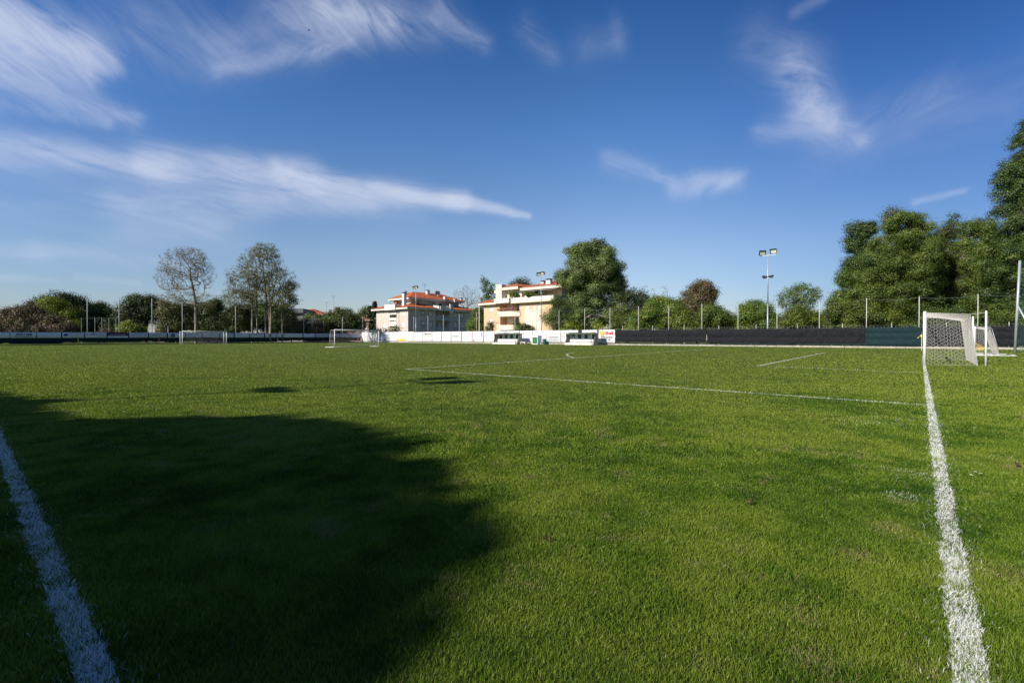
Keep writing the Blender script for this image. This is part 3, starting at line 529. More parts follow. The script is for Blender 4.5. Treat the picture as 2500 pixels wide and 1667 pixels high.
def big_goal(name, label, near, far, back, depth, pole_back, net_r=.0036, full=True, group=None, cell=.13, pole_h=2.42):
    near = np.array(near); far = np.array(far); back = np.array(back)/np.linalg.norm(back); t = thing(name, label, 'football goal', (near[0], near[1], 0), 0, group); a = np.array([0., 0.]); c = far-near; hh = 2.44
    for p in (a, c): MB().cyl((*p, 0), (*p, hh), .062, n=16).build('post', white_paint, t, True)
    MB().cyl((*(a-.06*c/np.linalg.norm(c)), hh), (*(c+.06*c/np.linalg.norm(c)), hh), .062, n=16).build('crossbar', white_paint, t, True)
    for p in (a, c):
        q = p+back*pole_back; MB().cyl((*q, 0), (*q, pole_h), .038, .036, 12).ball((*q, pole_h), .036).build('net_pole', white_paint, t, True)
        e = p+back*depth; MB().tube([(*e, hh-.12), (*(e*.5+q*.5), hh-.10), (*q, pole_h-.05)], .008, 5).build('guy_cord', net_mat, t)
    ab = a+back*depth; cb = c+back*depth; hb = hh-.12; bb = back*.25
    hexnet([(*a, .02), (*(ab+bb), .02), (*ab, hb), (*a, hh)], cell, net_r, 'side_net', t)
    hexnet([(*c, .02), (*(cb+bb), .02), (*cb, hb), (*c, hh)], cell, net_r, 'side_net', t)
    hexnet([(*a, hh), (*c, hh), (*cb, hb), (*ab, hb)], cell, net_r, 'roof_net', t, sag=(.22, 0))
    hexnet([(*(ab+bb), .02), (*(cb+bb), .02), (*cb, hb), (*ab, hb)], cell, net_r, 'back_net', t, sag=(.22, 0)); return t
P_near = gpt(2257.5, 890); P_far = P_near+G*7.32
big_goal('football_goal', 'large white goal on the right with netting hung from tall white rear poles', P_near, P_far, -T, 1.55, 2.05)
A2 = np.array([-60.5, 87.7]); big_goal('football_goal', 'white goal far off on the left in front of the grey banners', A2, A2+G*7.32, T, 1.3, 1.6, net_r=.004, cell=.2)
# portable goals
def portable_goal(label, near, far, back, hh, top, base, net_r, name='portable_goal', cell=.13):
    near = np.array(near); far = np.array(far); back = np.array(back)/np.linalg.norm(back); t = thing(name, label, 'football goal', (near[0], near[1], 0)); a = np.zeros(2); c = far-near
    for p in (a, c):
        MB().cyl((*p, 0), (*p, hh), .055, n=14).build('post', white_paint, t, True)
        MB().cyl((*p, .035), (*(p+back*base), .035), .03, n=8).build('base_bar', white_paint, t, True)
        MB().tube([(*p, hh-.03), (*(p+back*top), hh-.03), (*(p+back*(top+.12)), hh-.16), (*(p+back*base*.62), .05)], .02, 6).build('rear_brace', steel, t, True)
    MB().cyl((*a, hh), (*c, hh), .055, n=14).build('crossbar', white_paint, t, True)
    MB().cyl((*(a+back*base), .035), (*(c+back*base), .035), .03, n=8).build('rear_base_bar', white_paint, t, True)
    e = base*.62; ab = a+back*top; cb = c+back*top; ae = a+back*e; ce = c+back*e
    hexnet([(*a, .04), (*ae, .04), (*ab, hh-.04), (*a, hh-.02)], cell, net_r, 'side_net', t); hexnet([(*c, .04), (*ce, .04), (*cb, hh-.04), (*c, hh-.02)], cell, net_r, 'side_net', t)
    hexnet([(*ae, .04), (*ce, .04), (*cb, hh-.04), (*ab, hh-.04)], cell, net_r, 'back_net', t, sag=(.1, 0)); hexnet([(*a, hh), (*c, hh), (*cb, hh-.04), (*ab, hh-.04)], cell, net_r, 'roof_net', t, sag=(.15, 0)); return t
yn = gpt(2379, 868); portable_goal('smaller white portable goal standing behind the large goal, with a sloping back net', yn, yn+G*4.6, -T, 2.02, .75, 2.04, .0045)
mn = gpt(817, 848.4); mf = gpt(909.5, 846.6); d_ = (mf-mn)/np.linalg.norm(mf-mn)
portable_goal('white portable goal standing alone in front of the pitch corner', mn, mn+d_*7.0, np.array([-.87,.49]), H+(VH-805)/F*mn[1], .65, 1.75, .0035, cell=.2)
# ------------------------------------------------------------------ dugouts and touchline furniture
DUG = Fence(CORNER+70.0*G, -T)
grey_w = mat('weathered_grey_paint', (.50,.47,.43), (.30,.28,.25), 2.2, .85, bump=.2); plexi = mat('grey_plastic', (.50,.52,.50), (.42,.44,.42), 2, .4)
cream_w = mat('cream_wall', (.80,.76,.68), (.66,.62,.55), 1.5, .8)
def dugout(u0, u1, label, emblem=False):
    s0, s1 = DUG.s_at(u0), DUG.s_at(u1); W = s1-s0; t = thing('dugout', label, 'dugout', DUG.loc(s0), DUG.rz, 'dugouts on the far sideline')
    MB().xz([(-.25,2.02),(W+.25,1.98),(W+.25,2.05),(-.25,2.09)], -.55, 1.45).build('roof', mat('roof_sheet', (.10,.12,.11)), t)
    b = MB(); 
    for a_, b_ in ((.17, .5), (.68, .95)): b.box(W*a_, W*b_, -.50, 1.1, 2.09, 2.20)
    b.build('roof_panel', mat('faded_green_sheet', (.16,.30,.22), (.10,.20,.15), 2, .6), t)
    MB().box(0, W, 1.30, 1.38, 0, 2.0).build('back_wall', cream_w, t)
    for x in (0.0, W-.06):
        o = MB().yz([(-.35,0),(1.30,0),(1.30,1.95),(.35,1.95),(.25,.95)], x, x+.08).build('side_wall', grey_w, t)
    for x in (.14, W-.2): MB().cyl((x, -.42, 0), (x, -.42, 2.02), .025, n=6).build('roof_post', pale_post, t)
    b = MB(); b.box(W*.13, W*.91, .95, 1.0, .98, 1.10).build('seat_ledge', ink, t)
    n = 7; x0, x1 = W*.13, W*.91; w = (x1-x0)/n
    for k in range(n):
        MB().box(x0+k*w+.01, x0+(k+1)*w-.01, 1.0, 1.03, 1.10, 1.78).build('seat_back', green_dark if k % 2 == 0 else plexi, t)
    MB().box(x0-.1, x1+.1, .93, 1.02, 1.79, 1.98).build('fascia', white_paint, t)
    MB().box(x0-.05, x1+.05, .55, .95, .62, .96).build('bench', white_paint, t)
    b = MB(); b.box(x0-.05, x1+.05, .45, .60, .30, .62); b.build('bench_front', grey_w, t)
    for k in range(5): MB().box(x0+(x1-x0)*k/4-.03, x0+(x1-x0)*k/4+.03, .40, .45, .05, .62).build('bench_leg', cream_w, t)
    MB().box(.1, W-.1, -.3, 1.3, 0, .06).build('floor_slab', concrete, t); MB().box(.2, W-.25, -.38, -.30, 0, .34).build('front_kerb', cream_w, t)
    MB().box(W-.42, W-.30, -.36, -.30, .1, 1.05).build('post_panel', ink, t)
    if emblem: MB().box(x0+w*.25, x0+w*.75, .985, .998, 1.2, 1.45).build('sticker', cream_w, t)
    return t
dugout(1204, 1263.5, 'left dugout with green and white seat backs, standing between two white banners')
dugout(1379.5, 1450, 'right dugout with green and white seat backs, beside the red lettered scallop banner', True)

q = DUG.s_at(1299.5); t = thing('cabinet', 'white cabinet with a green door and curved top between the dugouts', 'cabinet', DUG.loc(q), DUG.rz)
W_ = DUG.s_at(1312.5)-q
b = MB(); D_ = 1.25; prof = [(0,0),(W_,0),(W_,1.42)]+[(W_*(.5+.5*math.cos(a)), 1.42+.22*math.sin(a)) for a in np.linspace(0, math.pi, 9)][1:]
b.xz(prof, 0, D_).build('cabinet_body', white_paint, t); MB().box(.08, W_-.10, -.04, -.004, .14, 1.36).build('door', green_mid, t); MB().box(W_*.55, W_*.60, -.07, -.041, .7, .8).build('handle', steel, t)
prof2 = [(W_*(.5+.56*math.cos(a)), 1.43+.26*math.sin(a)) for a in np.linspace(0, math.pi, 9)]; prof2 += [(W_*(.5+.50*math.cos(a)), 1.43+.225*math.sin(a)) for a in np.linspace(math.pi, 0, 9)]
MB().xz(prof2, .12, D_+.05).build('curved_cover', grey_w, t)
q = DUG.s_at(1329.3); t = thing('wheelie_bin', 'dark green bin with a lid standing right of the green door cabinet', 'bin', DUG.loc(q), DUG.rz)
b = MB(); b.add([(-.22,-.2,.08),(.22,-.2,.08),(.22,.2,.08),(-.22,.2,.08),(-.28,-.28,.95),(.28,-.28,.95),(.28,.28,.95),(-.28,.28,.95)], [(3,2,1,0),(4,5,6,7),(0,1,5,4),(1,2,6,5),(2,3,7,6),(3,0,4,7)]).build('bin_body', mat('bin_plastic', (.01,.13,.10), None, 3, .4), t)
MB().box(-.31,.31,-.32,.31,.955,1.03).build('lid', mat('bin_plastic_dark', (.008,.07,.055), None, 3, .4), t)
for x in (-.22, .19): MB().cyl((x,.25,.09), (x+.03,.25,.09), .09, n=12).build('wheel', ink, t)
q = DUG.s_at(1321.5); p = DUG.loc(q, -.1, .11); o = MB().ball((0,0,0), .11, n=14, m=9).build('football', white_paint, None, True); o.location = p; tag(o, 'small pale football lying between the green cabinet and the bin', 'ball')
b = MB(); [b.ball((.085*math.cos(k*2.1)*math.sin(k*.9+.5), .085*math.sin(k*2.1)*math.sin(k*.9+.5), .085*math.cos(k*.9+.5)), .036, n=6, m=4) for k in range(5)]; b.build('black_patches', ink, o)
q = DUG.s_at(1266.5); t = thing('bench', 'low cream bench right of the left dugout', 'bench', DUG.loc(q, .6), DUG.rz); MB().box(0, 1.25, -.2, .2, .36, .44).build('seat', cream_w, t)
for x in (.1, 1.08): MB().box(x, x+.07, -.18, .18, 0, .36).build('leg', cream_w, t)
q = END.s_at(867); t = thing('ground_sign', 'small tan board on a short post in front of the end fence screen', 'sign', END.loc(q, -1.2), END.rz); MB().cyl((0,0,0), (0,0,.75), .04, n=6).build('post', steel, t); MB().box(-.22,.22,-.03,.03,.75,1.25).build('board', mat('tan_board', (.45,.26,.12)), t)
q = END.s_at(859); t = thing('pipe', 'short pale pipe lying along the foot of the end fence', 'pipe', END.loc(q, -1.3, .12), END.rz); MB().cyl((0,0,0), (2.1,.1,0), .09, n=10).build('tube', mat('pale_plastic', (.62,.60,.55)), t); MB().ball((0,0,.05), .2, .16, .16).build('pipe_end', mat('pale_plastic', (.62,.60,.55)), t)

# yellow things by the goals
yel = mat('yellow_plastic', (.78,.55,.04), (.62,.42,.03), 4, .55); yel_l = mat('yellow_cloth', (.72,.66,.08), None, 3, .7)
p = at(2250.2, 848, 47); t = thing('corner_flag', 'slim yellow flag pole with a drooping yellow cloth, just left of the large goal post', 'flag', (p[0], p[1], 0))
zt = H+(VH-816)/F*47; MB().cyl((0,0,0), (0,0,zt), .028, n=8).build('pole', yel_l, t)
V = []; Fc = []
for i in range(7):
    for j in range(4): V.append((-.42*i/6+.02, .04*math.sin(i*1.3+j), zt-.02-.30*(i/6)**1.1-.16*j/3*(1-.5*i/6)))
for i in range(6):
    for j in range(3): a = i*4+j; Fc.append((a, a+4, a+5, a+1))
me = bpy.data.meshes.new('flag_cloth'); me.from_pydata(V, [], Fc); fo = link('flag_cloth', me, yel_l, t); sm = fo.modifiers.new('s', 'SOLIDIFY'); sm.thickness = .008
p = at(2384, 853, 48); p.z = 0; t = thing('goal_frame_pile', 'low heap of curved yellow hoops lying behind the portable goal', 'training hoops', p, 0.0)
for k in range(6):
    w_ = 1.05-.10*k; hh = .62-.085*k; y = .08*k; MB().tube([(-w_*.72+w_*1.45*i/12, y, .03+hh*math.sin(math.pi*i/12)**.75) for i in range(13)], .035, 6).build('hoop', yel, t, True)
MB().box(-.75, .75, .0, .06, .02, .10).build('hoop_base', yel, t)

# ------------------------------------------------------------------ floodlight masts
lamp_case = mat('lamp_housing', (.05,.06,.055), None, 3, .5); lamp_glass = mat('lamp_reflector', (.62,.60,.52), (.5,.48,.42), 5, .25)
def lamp(parent, x, z, w, h, aim, tilt):
    o = bpy.data.objects.new('floodlight', None)
    b = MB(); b.add([(-w/2,-.26,-h/2),(w/2,-.26,-h/2),(w/2,-.26,h/2),(-w/2,-.26,h/2),(-w*.36,.16,-h*.34),(w*.36,.16,-h*.34),(w*.36,.16,h*.34),(-w*.36,.16,h*.34)], [(4,5,6,7)[::-1],(0,1,5,4),(1,2,6,5),(2,3,7,6),(3,0,4,7)])
    b.box(-w/2-.03, w/2+.03, -.40, -.262, h/2+.002, h/2+.05).box(-w/2-.045, -w/2-.002, -.34, -.26, -h/2, h/2).box(w/2+.002, w/2+.045, -.34, -.26, -h/2, h/2)
    o = b.build('floodlight', lamp_case, parent); o.location = (x, 0, z); o.rotation_euler = (tilt, 0, aim)
    MB().box(-w*.44, w*.44, -.25, -.22, -h*.42, h*.42).build('reflector', lamp_glass, o); return o
def mast(loc, rz, label, top, mid, spread, rpole=.11):
    t = thing('floodlight_mast', label, 'floodlight', loc, rz, 'floodlight masts round the pitch')
    b = MB().cyl((0,0,-.1), (0,0,top*.45), rpole, rpole*.8, 12).cyl((0,0,top*.45), (0,0,top-.5), rpole*.8, rpole*.5, 12); b.build('pole', steel, t, True)
    MB().box(-spread-.25, spread+.25, -.04, .04, top-.55, top-.47).build('cross_arm', steel, t)
    lamp(t, -spread, top-.05, .80, .66, .5, .35); lamp(t, spread, top+.02, .80, .66, -.15, .35)
    if mid:
        MB().box(-.55, .55, -.04, .04, mid-.28, mid-.21).build('lower_arm', steel, t); lamp(t, -.52, mid, .46, .34, .9, .5); lamp(t, .52, mid, .46, .34, -.9, .5)
    return t
M3 = Fence(CORNER+74.0*G, -T)
for u, top, mid, sp, lb in ((1015.5, 701, 737, .46, 'floodlight mast in front of the grey apartment block'), (1321, 668, 712, .5, 'floodlight mast in front of the yellow apartment block'), (1874, 615, 675, .78, 'floodlight mast standing alone against the sky behind the black screen')):
    s = M3.s_at(u); Y = (M3.O+s*M3.d)[1]; mast(M3.loc(s), M3.rz, lb, H+(VH-top)/F*Y, H+(VH-mid)/F*Y, sp, .105)
nS = np.array([-SD[1], SD[0]])
pm = SD*-14.6+nS*12.8; mast((pm[0], pm[1], 0), math.atan2(nS[1], nS[0]), 'floodlight mast beyond the left edge whose long shadow crosses the grass', 13.0, 10.2, .75)
# right edge ball net mast
p = gpt(2478, 861); t = thing('ball_net', 'tall grey steel net mast with a slanting brace and green netting at the right edge', 'net', (p[0], p[1], 0))
MB().cyl((0,0,0), (.35,0,7.7), .095, .085, 12).build('pole', steel, t, True); MB().cyl((.12,0,4.1), (1.5,-.8,0), .06, n=10).build('brace', steel, t, True); MB().cyl((1.15,-.5,0), (1.15,-.5,2.2), .05, n=8).build('stake', steel, t, True)
hexnet([(.05,0,.1), (7,-5.2,.1), (7,-5.2,7.6), (.32,0,7.6)], .16, .006, 'green_netting', t, sag=(0,0), m=mat('green_net', (.02,.12,.10)))

# bird
p = at(757, 79, 55); t = thing('bird', 'small dark bird flying high in the blue sky', 'bird', p, .6)
b = MB(); b.ball((0,0,0), .10, .035, .035, 8, 6); b.ball((.105,0,.012), .032, .026, .026, 6, 4); b.add([(-.08,.0,.01),(-.19,.04,.0),(-.19,-.04,.0)], [(0,1,2)])
for s_ in (1, -1): b.add([(.05,.02*s_,.01),(-.04,.02*s_,.01),(-.02,.13*s_,.09),(.05,.13*s_,.10),(-.09,.26*s_,.07)], [(0,1,2,3),(3,2,4)])
b.build('bird_body', ink, t)
# ------------------------------------------------------------------ buildings
w_grey = mat('render_greige', (.55,.485,.43), (.49,.43,.38), .6, .9); w_white = mat('render_white', (.66,.63,.57), (.58,.55,.50), .7, .9)
w_peach = mat('render_peach', (.61,.43,.27), (.55,.39,.24), .6, .9); w_cream = mat('render_cream', (.66,.58,.47), (.60,.53,.42), .6, .9); shutter = mat('shutter_white', (.74,.71,.68), (.66,.63,.60), 3, .6)
w_rose = mat('render_rose', (.42,.27,.26), (.36,.23,.22), .6, .9); slab_grey = mat('slate_grey_panel', (.17,.17,.19), None, 1, .8); awn = mat('awning_cloth', (.62,.56,.48), None, 2, .8)
rail_brown = mat('railing_brown', (.22,.08,.05), None, 2, .7); metal_dark = mat('dark_metal', (.05,.05,.055), None, 2, .5)
def wall_open(mb, o, ex, inn, L_, z0, z1, ops, mi=None):
    """wall plane with recessed openings; ops (s0,s1,za,zb,depth)"""
    o = Vector(o); ex = Vector(ex); inn = Vector(inn)
    xs = sorted({0, L_}|{a for q in ops for a in q[:2]}); zs = sorted({z0, z1}|{a for q in ops for a in q[2:4]})
    P = lambda s, z, d=0: tuple(o+ex*s+Vector((0,0,z))+inn*d)
    for xa, xb in zip(xs[:-1], xs[1:]):
        for za, zb in zip(zs[:-1], zs[1:]):
            cx, cz = (xa+xb)/2, (za+zb)/2
            if any(q[0] < cx < q[1] and q[2] < cz < q[3] for q in ops): continue
            mb.add([P(xa,za), P(xb,za), P(xb,zb), P(xa,zb)], [(0,1,2,3)])
    for s0, s1, za, zb, d in ops:
        mb.add([P(s0,za),P(s1,za),P(s1,zb),P(s0,zb),P(s0,za,d),P(s1,za,d),P(s1,zb,d),P(s0,zb,d)], [(4,5,6,7),(0,1,5,4),(1,2,6,5),(2,3,7,6),(3,0,4,7)])
def hip(mb, x0, x1, y0, y1, z, zr, thick=.12):
    w, d = x1-x0, y1-y0
    if w >= d: r0, r1 = (x0+d/2, (y0+y1)/2), (x1-d/2, (y0+y1)/2)
    else: r0, r1 = ((x0+x1)/2, y0+w/2), ((x0+x1)/2, y1-w/2)
    V = [(x0,y0,z),(x1,y0,z),(x1,y1,z),(x0,y1,z),(*r0,zr),(*r1,zr)]
    F_ = [(0,1,5,4),(1,2,5),(2,3,4,5),(3,0,4)] if w >= d else [(0,1,4),(1,2,5,4),(2,3,5),(3,0,4,5)]
    mb.add(V, F_+[(3,2,1,0)])
def skirt(mb, o, i, z0, z1):                                       # sloping ring between outer rect o and inner rect i
    a = [(o[0],o[2]),(o[1],o[2]),(o[1],o[3]),(o[0],o[3])]; b_ = [(i[0],i[2]),(i[1],i[2]),(i[1],i[3]),(i[0],i[3])]
    mb.add([(*p,z0) for p in a]+[(*p,z1) for p in b_], [(k,(k+1)%4,4+(k+1)%4,4+k) for k in range(4)])
def win(face, parent, s0, s1, za, zb, kind='shutter', half=False, m=None, surround=False):
    """window in a recess of the wall: face 'x' (plane x=const) or 'y'"""
    ax, c, inn = face; f = MB(); e = .06
    def bx(mb, a, b_, z0, z1, d0, d1):
        if ax == 'x': mb.box(c+d0, c+d1, a, b_, z0, z1)
        else: mb.box(a, b_, c+d0, c+d1, z0, z1)
    bx(f, s0+.003, s0+e, za+.003, zb-.003, .06, .12); bx(f, s1-e, s1-.003, za+.003, zb-.003, .06, .12); bx(f, s0+e, s1-e, zb-e, zb-.003, .06, .12); bx(f, s0+e, s1-e, za+.003, za+e, .06, .12)
    o = f.build('window', white_paint, parent)
    s = MB(); bx(s, s0-.08, s1+.08, za-.09, za-.003, -.08, .0); s.build('sill', cream_w, o)
    if surround:
        s = MB(); q_ = .26; bx(s, s0-q_, s0-.003, za-.35, zb+.3, -.035, -.002); bx(s, s1+.003, s1+q_, za-.35, zb+.3, -.035, -.002); bx(s, s0-.003, s1+.003, zb+.003, zb+.3, -.035, -.002); bx(s, s0-.003, s1+.003, za-.35, za-.092, -.035, -.002); s.build('surround', mat('surround_grey', (.30,.27,.245)), o)
    if kind == 'shutter':
        p = MB(); zz = za+(zb-za)*(.35 if half else 0)+e; n = max(3, int((zb-zz)/.12))
        for k in range(n): z = zz+(zb-e-zz)*k/n; bx(p, s0+e, s1-e, z, z+(zb-e-zz)/n-.015, .075, .10)
        p.build('shutter', m or shutter, o)
    g = MB(); bx(g, s0+e, s1-e, za+e, zb-e, .105, .112); g.build('pane', glass, o); return o
def facepx(O, d, Z=None):
    O = np.array(O); d = np.array(d)
    def f(u, v=None):
        s = isect(O, d, u); Y = (O+s*d)[1]; return s if v is None else (s, H+(VH-v)/F*Y)
    return f

# grey apartment block ------------------------------------------------
OA = np.array([-29.8, 137.0]); A = thing('apartment_block', 'pale grey apartment block with stepped orange tiled roofs and an attic storey', 'building', (OA[0], OA[1], 0), TH)
fa = facepx(OA, T); fb = facepx(OA, G); LA = fa(919); LB = fb(1160); ZE = 9.45
def rect(f, u0, v0, u1, v1):
    s0, z0 = f(u0, v1); s1, z1 = f(u1, v0); s0, s1 = sorted((s0, s1)); return s0, s1, z0, z1
A_l = [rect(fa, *q) for q in ((935,764.8,938,773.8),(942.5,764.8,945.5,773.8),(935.5,787.5,941.5,799.8),(943,787.5,946.5,799.8),(981.4,759.8,989,769.9),(981.4,785.8,989,797.4))]
A_lb = [rect(fa, 951.5, 757.6, 968.5, 800)]
A_r = [rect(fb, *q) for q in ((1029,760.3,1036.5,770.3),(1047.3,760.3,1055,770.3),(1029,785.5,1037.5,797.5),(1047.3,785.8,1055.6,797.5),(1107.7,764.5,1115.2,773),(1123.6,765,1131,774),(1107.7,786.5,1115.2,798),(1123.6,786.5,1132,798.3))]
A_rb = [rect(fb, 1063.7, 760.5, 1098, 773.6), rect(fb, 1063.7, 784, 1098, 800.5)]
gl = [(s0, s1, z0-3.05, z1-3.05) for s0, s1, z0, z1 in (A_l[2], A_l[5])]; gr = [(s0, s1, z0-3.05, z1-3.05) for s0, s1, z0, z1 in (A_r[2], A_r[3], A_r[6], A_r[7])]
b = MB(); wall_open(b, (0,0,0), (0,1,0), (1,0,0), LA, 0, ZE, [(*q, .13) for q in A_l+gl]+[(*q, 1.4) for q in A_lb])
wall_open(b, (0,0,0), (1,0,0), (0,1,0), LB, 0, ZE, [(*q, .13) for q in A_r+gr]+[(*q, 1.7) for q in A_rb])
b.add([(LB,0,0),(LB,LA,0),(0,LA,0),(LB,0,ZE),(LB,LA,ZE),(0,LA,ZE)], [(0,1,4,3),(1,2,5,4)]); b.build('wall', w_grey, A)
for q in A_l+gl: win(('x', 0, 1), A, *q, m=shutter)
for k, q in enumerate(A_r+gr): win(('y', 0, 1), A, *q, m=mat('shutter_pale', (.76,.75,.73)), half=(k in (0, 2)), surround=True)
s0, s1, z0, z1 = A_lb[0]
for va, vb in ((757.6,768.6),(775.2,782.6),(784.6,796.6)): _, _, a_, b_ = rect(fa, 951.5, va, 968.5, vb); MB().box(-.14, -.01, s0-.1, s1+.1, a_, b_).build('balcony_parapet', w_white, A)
MB().box(.02, 1.35, s0+.05, s1-.05, (z0+z1)/2-.9, (z0+z1)/2-.75).build('balcony_slab', w_white, A)
for (s0, s1, z0, z1), pv in zip(A_rb, ((773.6,784), (800.5,811))):
    zt = fb(1080, pv[0])[1]; MB().box(s0-.1, s1+.1, -.25, -.02, zt-1.25, zt+.02).build('balcony_parapet', mat('parapet_green_grey', (.40,.43,.40)), A); MB().box(s0+.3, s0+1.6, 1.55, 1.66, z0, z0+2.1).build('balcony_door', glass, A)
    MB().box(s0+2.3, s0+3.2, 1.50, 1.62, z0, z0+1.9).build('balcony_shutter', mat('shutter_grey', (.66,.64,.61)), A)
ov = 1.15; b = MB(); b.box(-ov, LB+ov, -ov, 0-.0, ZE, ZE+.62).box(-ov, 0, 0, LA+ov, ZE, ZE+.62).box(LB, LB+ov, 0, LA+ov, ZE, ZE+.62).box(0, LB, LA, LA+ov, ZE, ZE+.62).box(0, LB, 0, LA, ZE+.3, ZE+.5); b.build('fascia', w_white, A)
sk0 = fb(1098); sk1 = fb(1064)
b = MB(); zr0, zr1 = ZE+.623, ZE+2.05
def slab(mb, pts): mb.add(pts, [tuple(range(len(pts)))]); mb.add([(x,y,z-.08) for x,y,z in pts], [tuple(range(len(pts)))[::-1]])
slab(b, [(-ov-.15,-ov-.15,zr0),(sk1,-ov-.15,zr0),(sk1-1.5,3.8,zr1),(3.8,3.8,zr1)]); slab(b, [(sk0,-ov-.15,zr0),(LB+ov+.15,-ov-.15,zr0),(LB-3,3.8,zr1),(sk0+.8,3.8,zr1)])
yt0, yt1 = fa(974), fa(948); slab(b, [(-ov-.15,yt0,zr0),(-ov-.15,-ov-.15,zr0),(3.8,3.8,zr1),(3.8,yt0,zr1)]); slab(b, [(-ov-.15,LA+ov+.15,zr0),(-ov-.15,yt1,zr0),(3.8,yt1,zr1),(3.8,LA-3,zr1)])
slab(b, [(LB+ov+.15,-ov-.15,zr0),(LB+ov+.15,LA+ov+.15,zr0),(LB-3,LA-3,zr1),(LB-3,3.8,zr1)]); slab(b, [(LB+ov+.15,LA+ov+.15,zr0),(-ov-.15,LA+ov+.15,zr0),(3.8,LA-3,zr1),(LB-3,LA-3,zr1)])
b.build('lower_roof', tiles, A)
MB().box(-ov-.25, 1.2, yt0+.01, yt1-.01, ZE-.1, ZE+1.55).build('terrace_parapet', w_white, A)
b = MB(); b.box(sk1+.6, sk0-.2, -ov-.3, -ov, ZE-.02, ZE+1.35); b.yz([(-ov,ZE+.62),(3.6,ZE+.62),(3.6,ZE+2.0),(-ov,ZE+1.3)], sk1+.2, sk1+.5).yz([(-ov,ZE+.62),(3.6,ZE+.62),(3.6,ZE+2.0),(-ov,ZE+1.3)], sk0-.15, sk0+.1); b.box(sk1+4.2, sk1+5.4, -ov-.7, -ov-.31, ZE-.7, ZE+2.1); b.build('roof_terrace', w_white, A)
px0, px1, py0, py1 = 4.0, 23.5, 4.0, 12.0; ZP = 12.65
wl = [(1.0,2.2,ZE+1.4,ZE+2.9,.12),(4.5,6.4,ZE+.8,ZE+2.9,.9)]; wr = [(1.8,3.2,ZE+1.3,ZE+2.8,.12),(6.5,9.5,ZE+.9,ZE+2.9,1.0),(11,12.2,ZE+1,ZE+2.8,.12),(14,15.5,ZE+1,ZE+2.8,.12),(17,18.2,ZE+1,ZE+2.8,.12)]
b = MB(); wall_open(b, (px0,py0,0), (0,1,0), (1,0,0), py1-py0, ZE+.55, ZP, wl); wall_open(b, (px0,py0,0), (1,0,0), (0,1,0), px1-px0, ZE+.55, ZP, wr); b.add([(px1,py0,ZE+.5),(px1,py1,ZE+.5),(px0,py1,ZE+.5),(px1,py0,ZP),(px1,py1,ZP),(px0,py1,ZP)], [(0,1,4,3),(1,2,5,4)]); b.build('attic_wall', w_grey, A)
for s0, s1, z0, z1, d in wr:
    if d < .5: win(('y', py0, 1), A, px0+s0, px0+s1, z0, z1, kind='glass')
win(('x', px0, 1), A, py0+1.0, py0+2.2, ZE+1.4, ZE+2.9, kind='shutter')
MB().box(2.5, 24.8, 2.5, 13.4, ZP, ZP+.55).build('upper_fascia', w_white, A)
b = MB(); hip(b, 2.35, 24.95, 2.35, 13.55, ZP+.553, 15.5); b.build('upper_roof', tiles, A)
b = MB(); [b.cyl((3.0, y, ZE+1.5), (3.0, y, ZP), .05, n=6) for y in (9.2, 11.0, 12.8)]; b.box(2.9, 2.96, 9.0, 13.0, ZE+2.2, ZE+2.26).box(2.9, 2.96, 9.0, 13.0, ZE+1.7, ZE+1.75); b.build('terrace_railing', metal_dark, A)
MB().box(3.3, 4.0, 10.2, 11.6, ZE+1.0, ZP-.1).build('brick_panel', mat('brick_orange', (.42,.17,.09)), A)
def chim(parent, x, y, w, d, z0, z1, m=w_white, cap=True):
    o = MB().box(x-w/2, x+w/2, y-d/2, y+d/2, z0, z1).build('chimney', m, parent)
    if cap: MB().box(x-w/2-.1, x+w/2+.1, y-d/2-.1, y+d/2+.1, z1+.25, z1+.33).box(x-w/2+.05, x-w/2+.15, y-d/2+.05, y+d/2-.05, z1, z1+.25).box(x+w/2-.15, x+w/2-.05, y-d/2+.05, y+d/2-.05, z1, z1+.25).build('chimney_cap', metal_dark, o)
    return o
chim(A, .9, 3.0, .9, 1.0, ZE+1.0, 14.1, w_white)
chim(A, 12.6, 6.6, 1.0, .8, 13.4, 15.9); chim(A, 16.4, 6.0, .9, .8, 13.4, 15.7); chim(A, 5.2, 8.0, .5, .5, 13.5, 15.1); chim(A, 16.5, 2.9, .8, .8, 12.6, 14.2, cap=False); chim(A, 24.2, 3.6, .8, .8, 13.0, 14.0); chim(A, 20.2, 2.2, .9, .5, 12.5, 13.6, cap=False)
o = MB(); n = 16; o.add([(0,0,0)]+[(math.cos(a)*.75, -.22, math.sin(a)*.75) for a in np.linspace(0, 2*math.pi, n, endpoint=False)], [(0, k+1, (k+1)%n+1) for k in range(n)]); d_o = o.build('satellite_dish', mat('dish_grey', (.42,.40,.42)), A); d_o.location = (15.0, 5.2, 15.4); MB().cyl((0,0,0), (0,.1,-1.2), .04, n=6).build('dish_arm', metal_dark, d_o)
def antenna(parent, x, y, z0, z1, w=.9):
    b = MB().cyl((x,y,z0), (x,y,z1), .03, n=5); 
    for k in range(3): b.box(x-w+.25*k, x+w-.25*k, y-.012, y+.012, z1-.15-.35*k, z1-.12-.35*k)
    b.build('aerial', metal_dark, parent)
antenna(A, 12.0, 7.5, 15, 18.4, 1.2)
MB().cyl((-.12, fa(974.3), .2), (-.12, fa(974.3), ZE), .06, n=6).build('downpipe', w_white, A); MB().cyl((-.12, fa(954), .2), (-.12, fa(954), ZE), .045, n=6).build('drainpipe', metal_dark, A)
b = MB(); [b.box(-.035, -.004, .2, LA-.2, z, z+.05) for z in (3.3, 6.35)]; b.build('string_course', w_white, A)

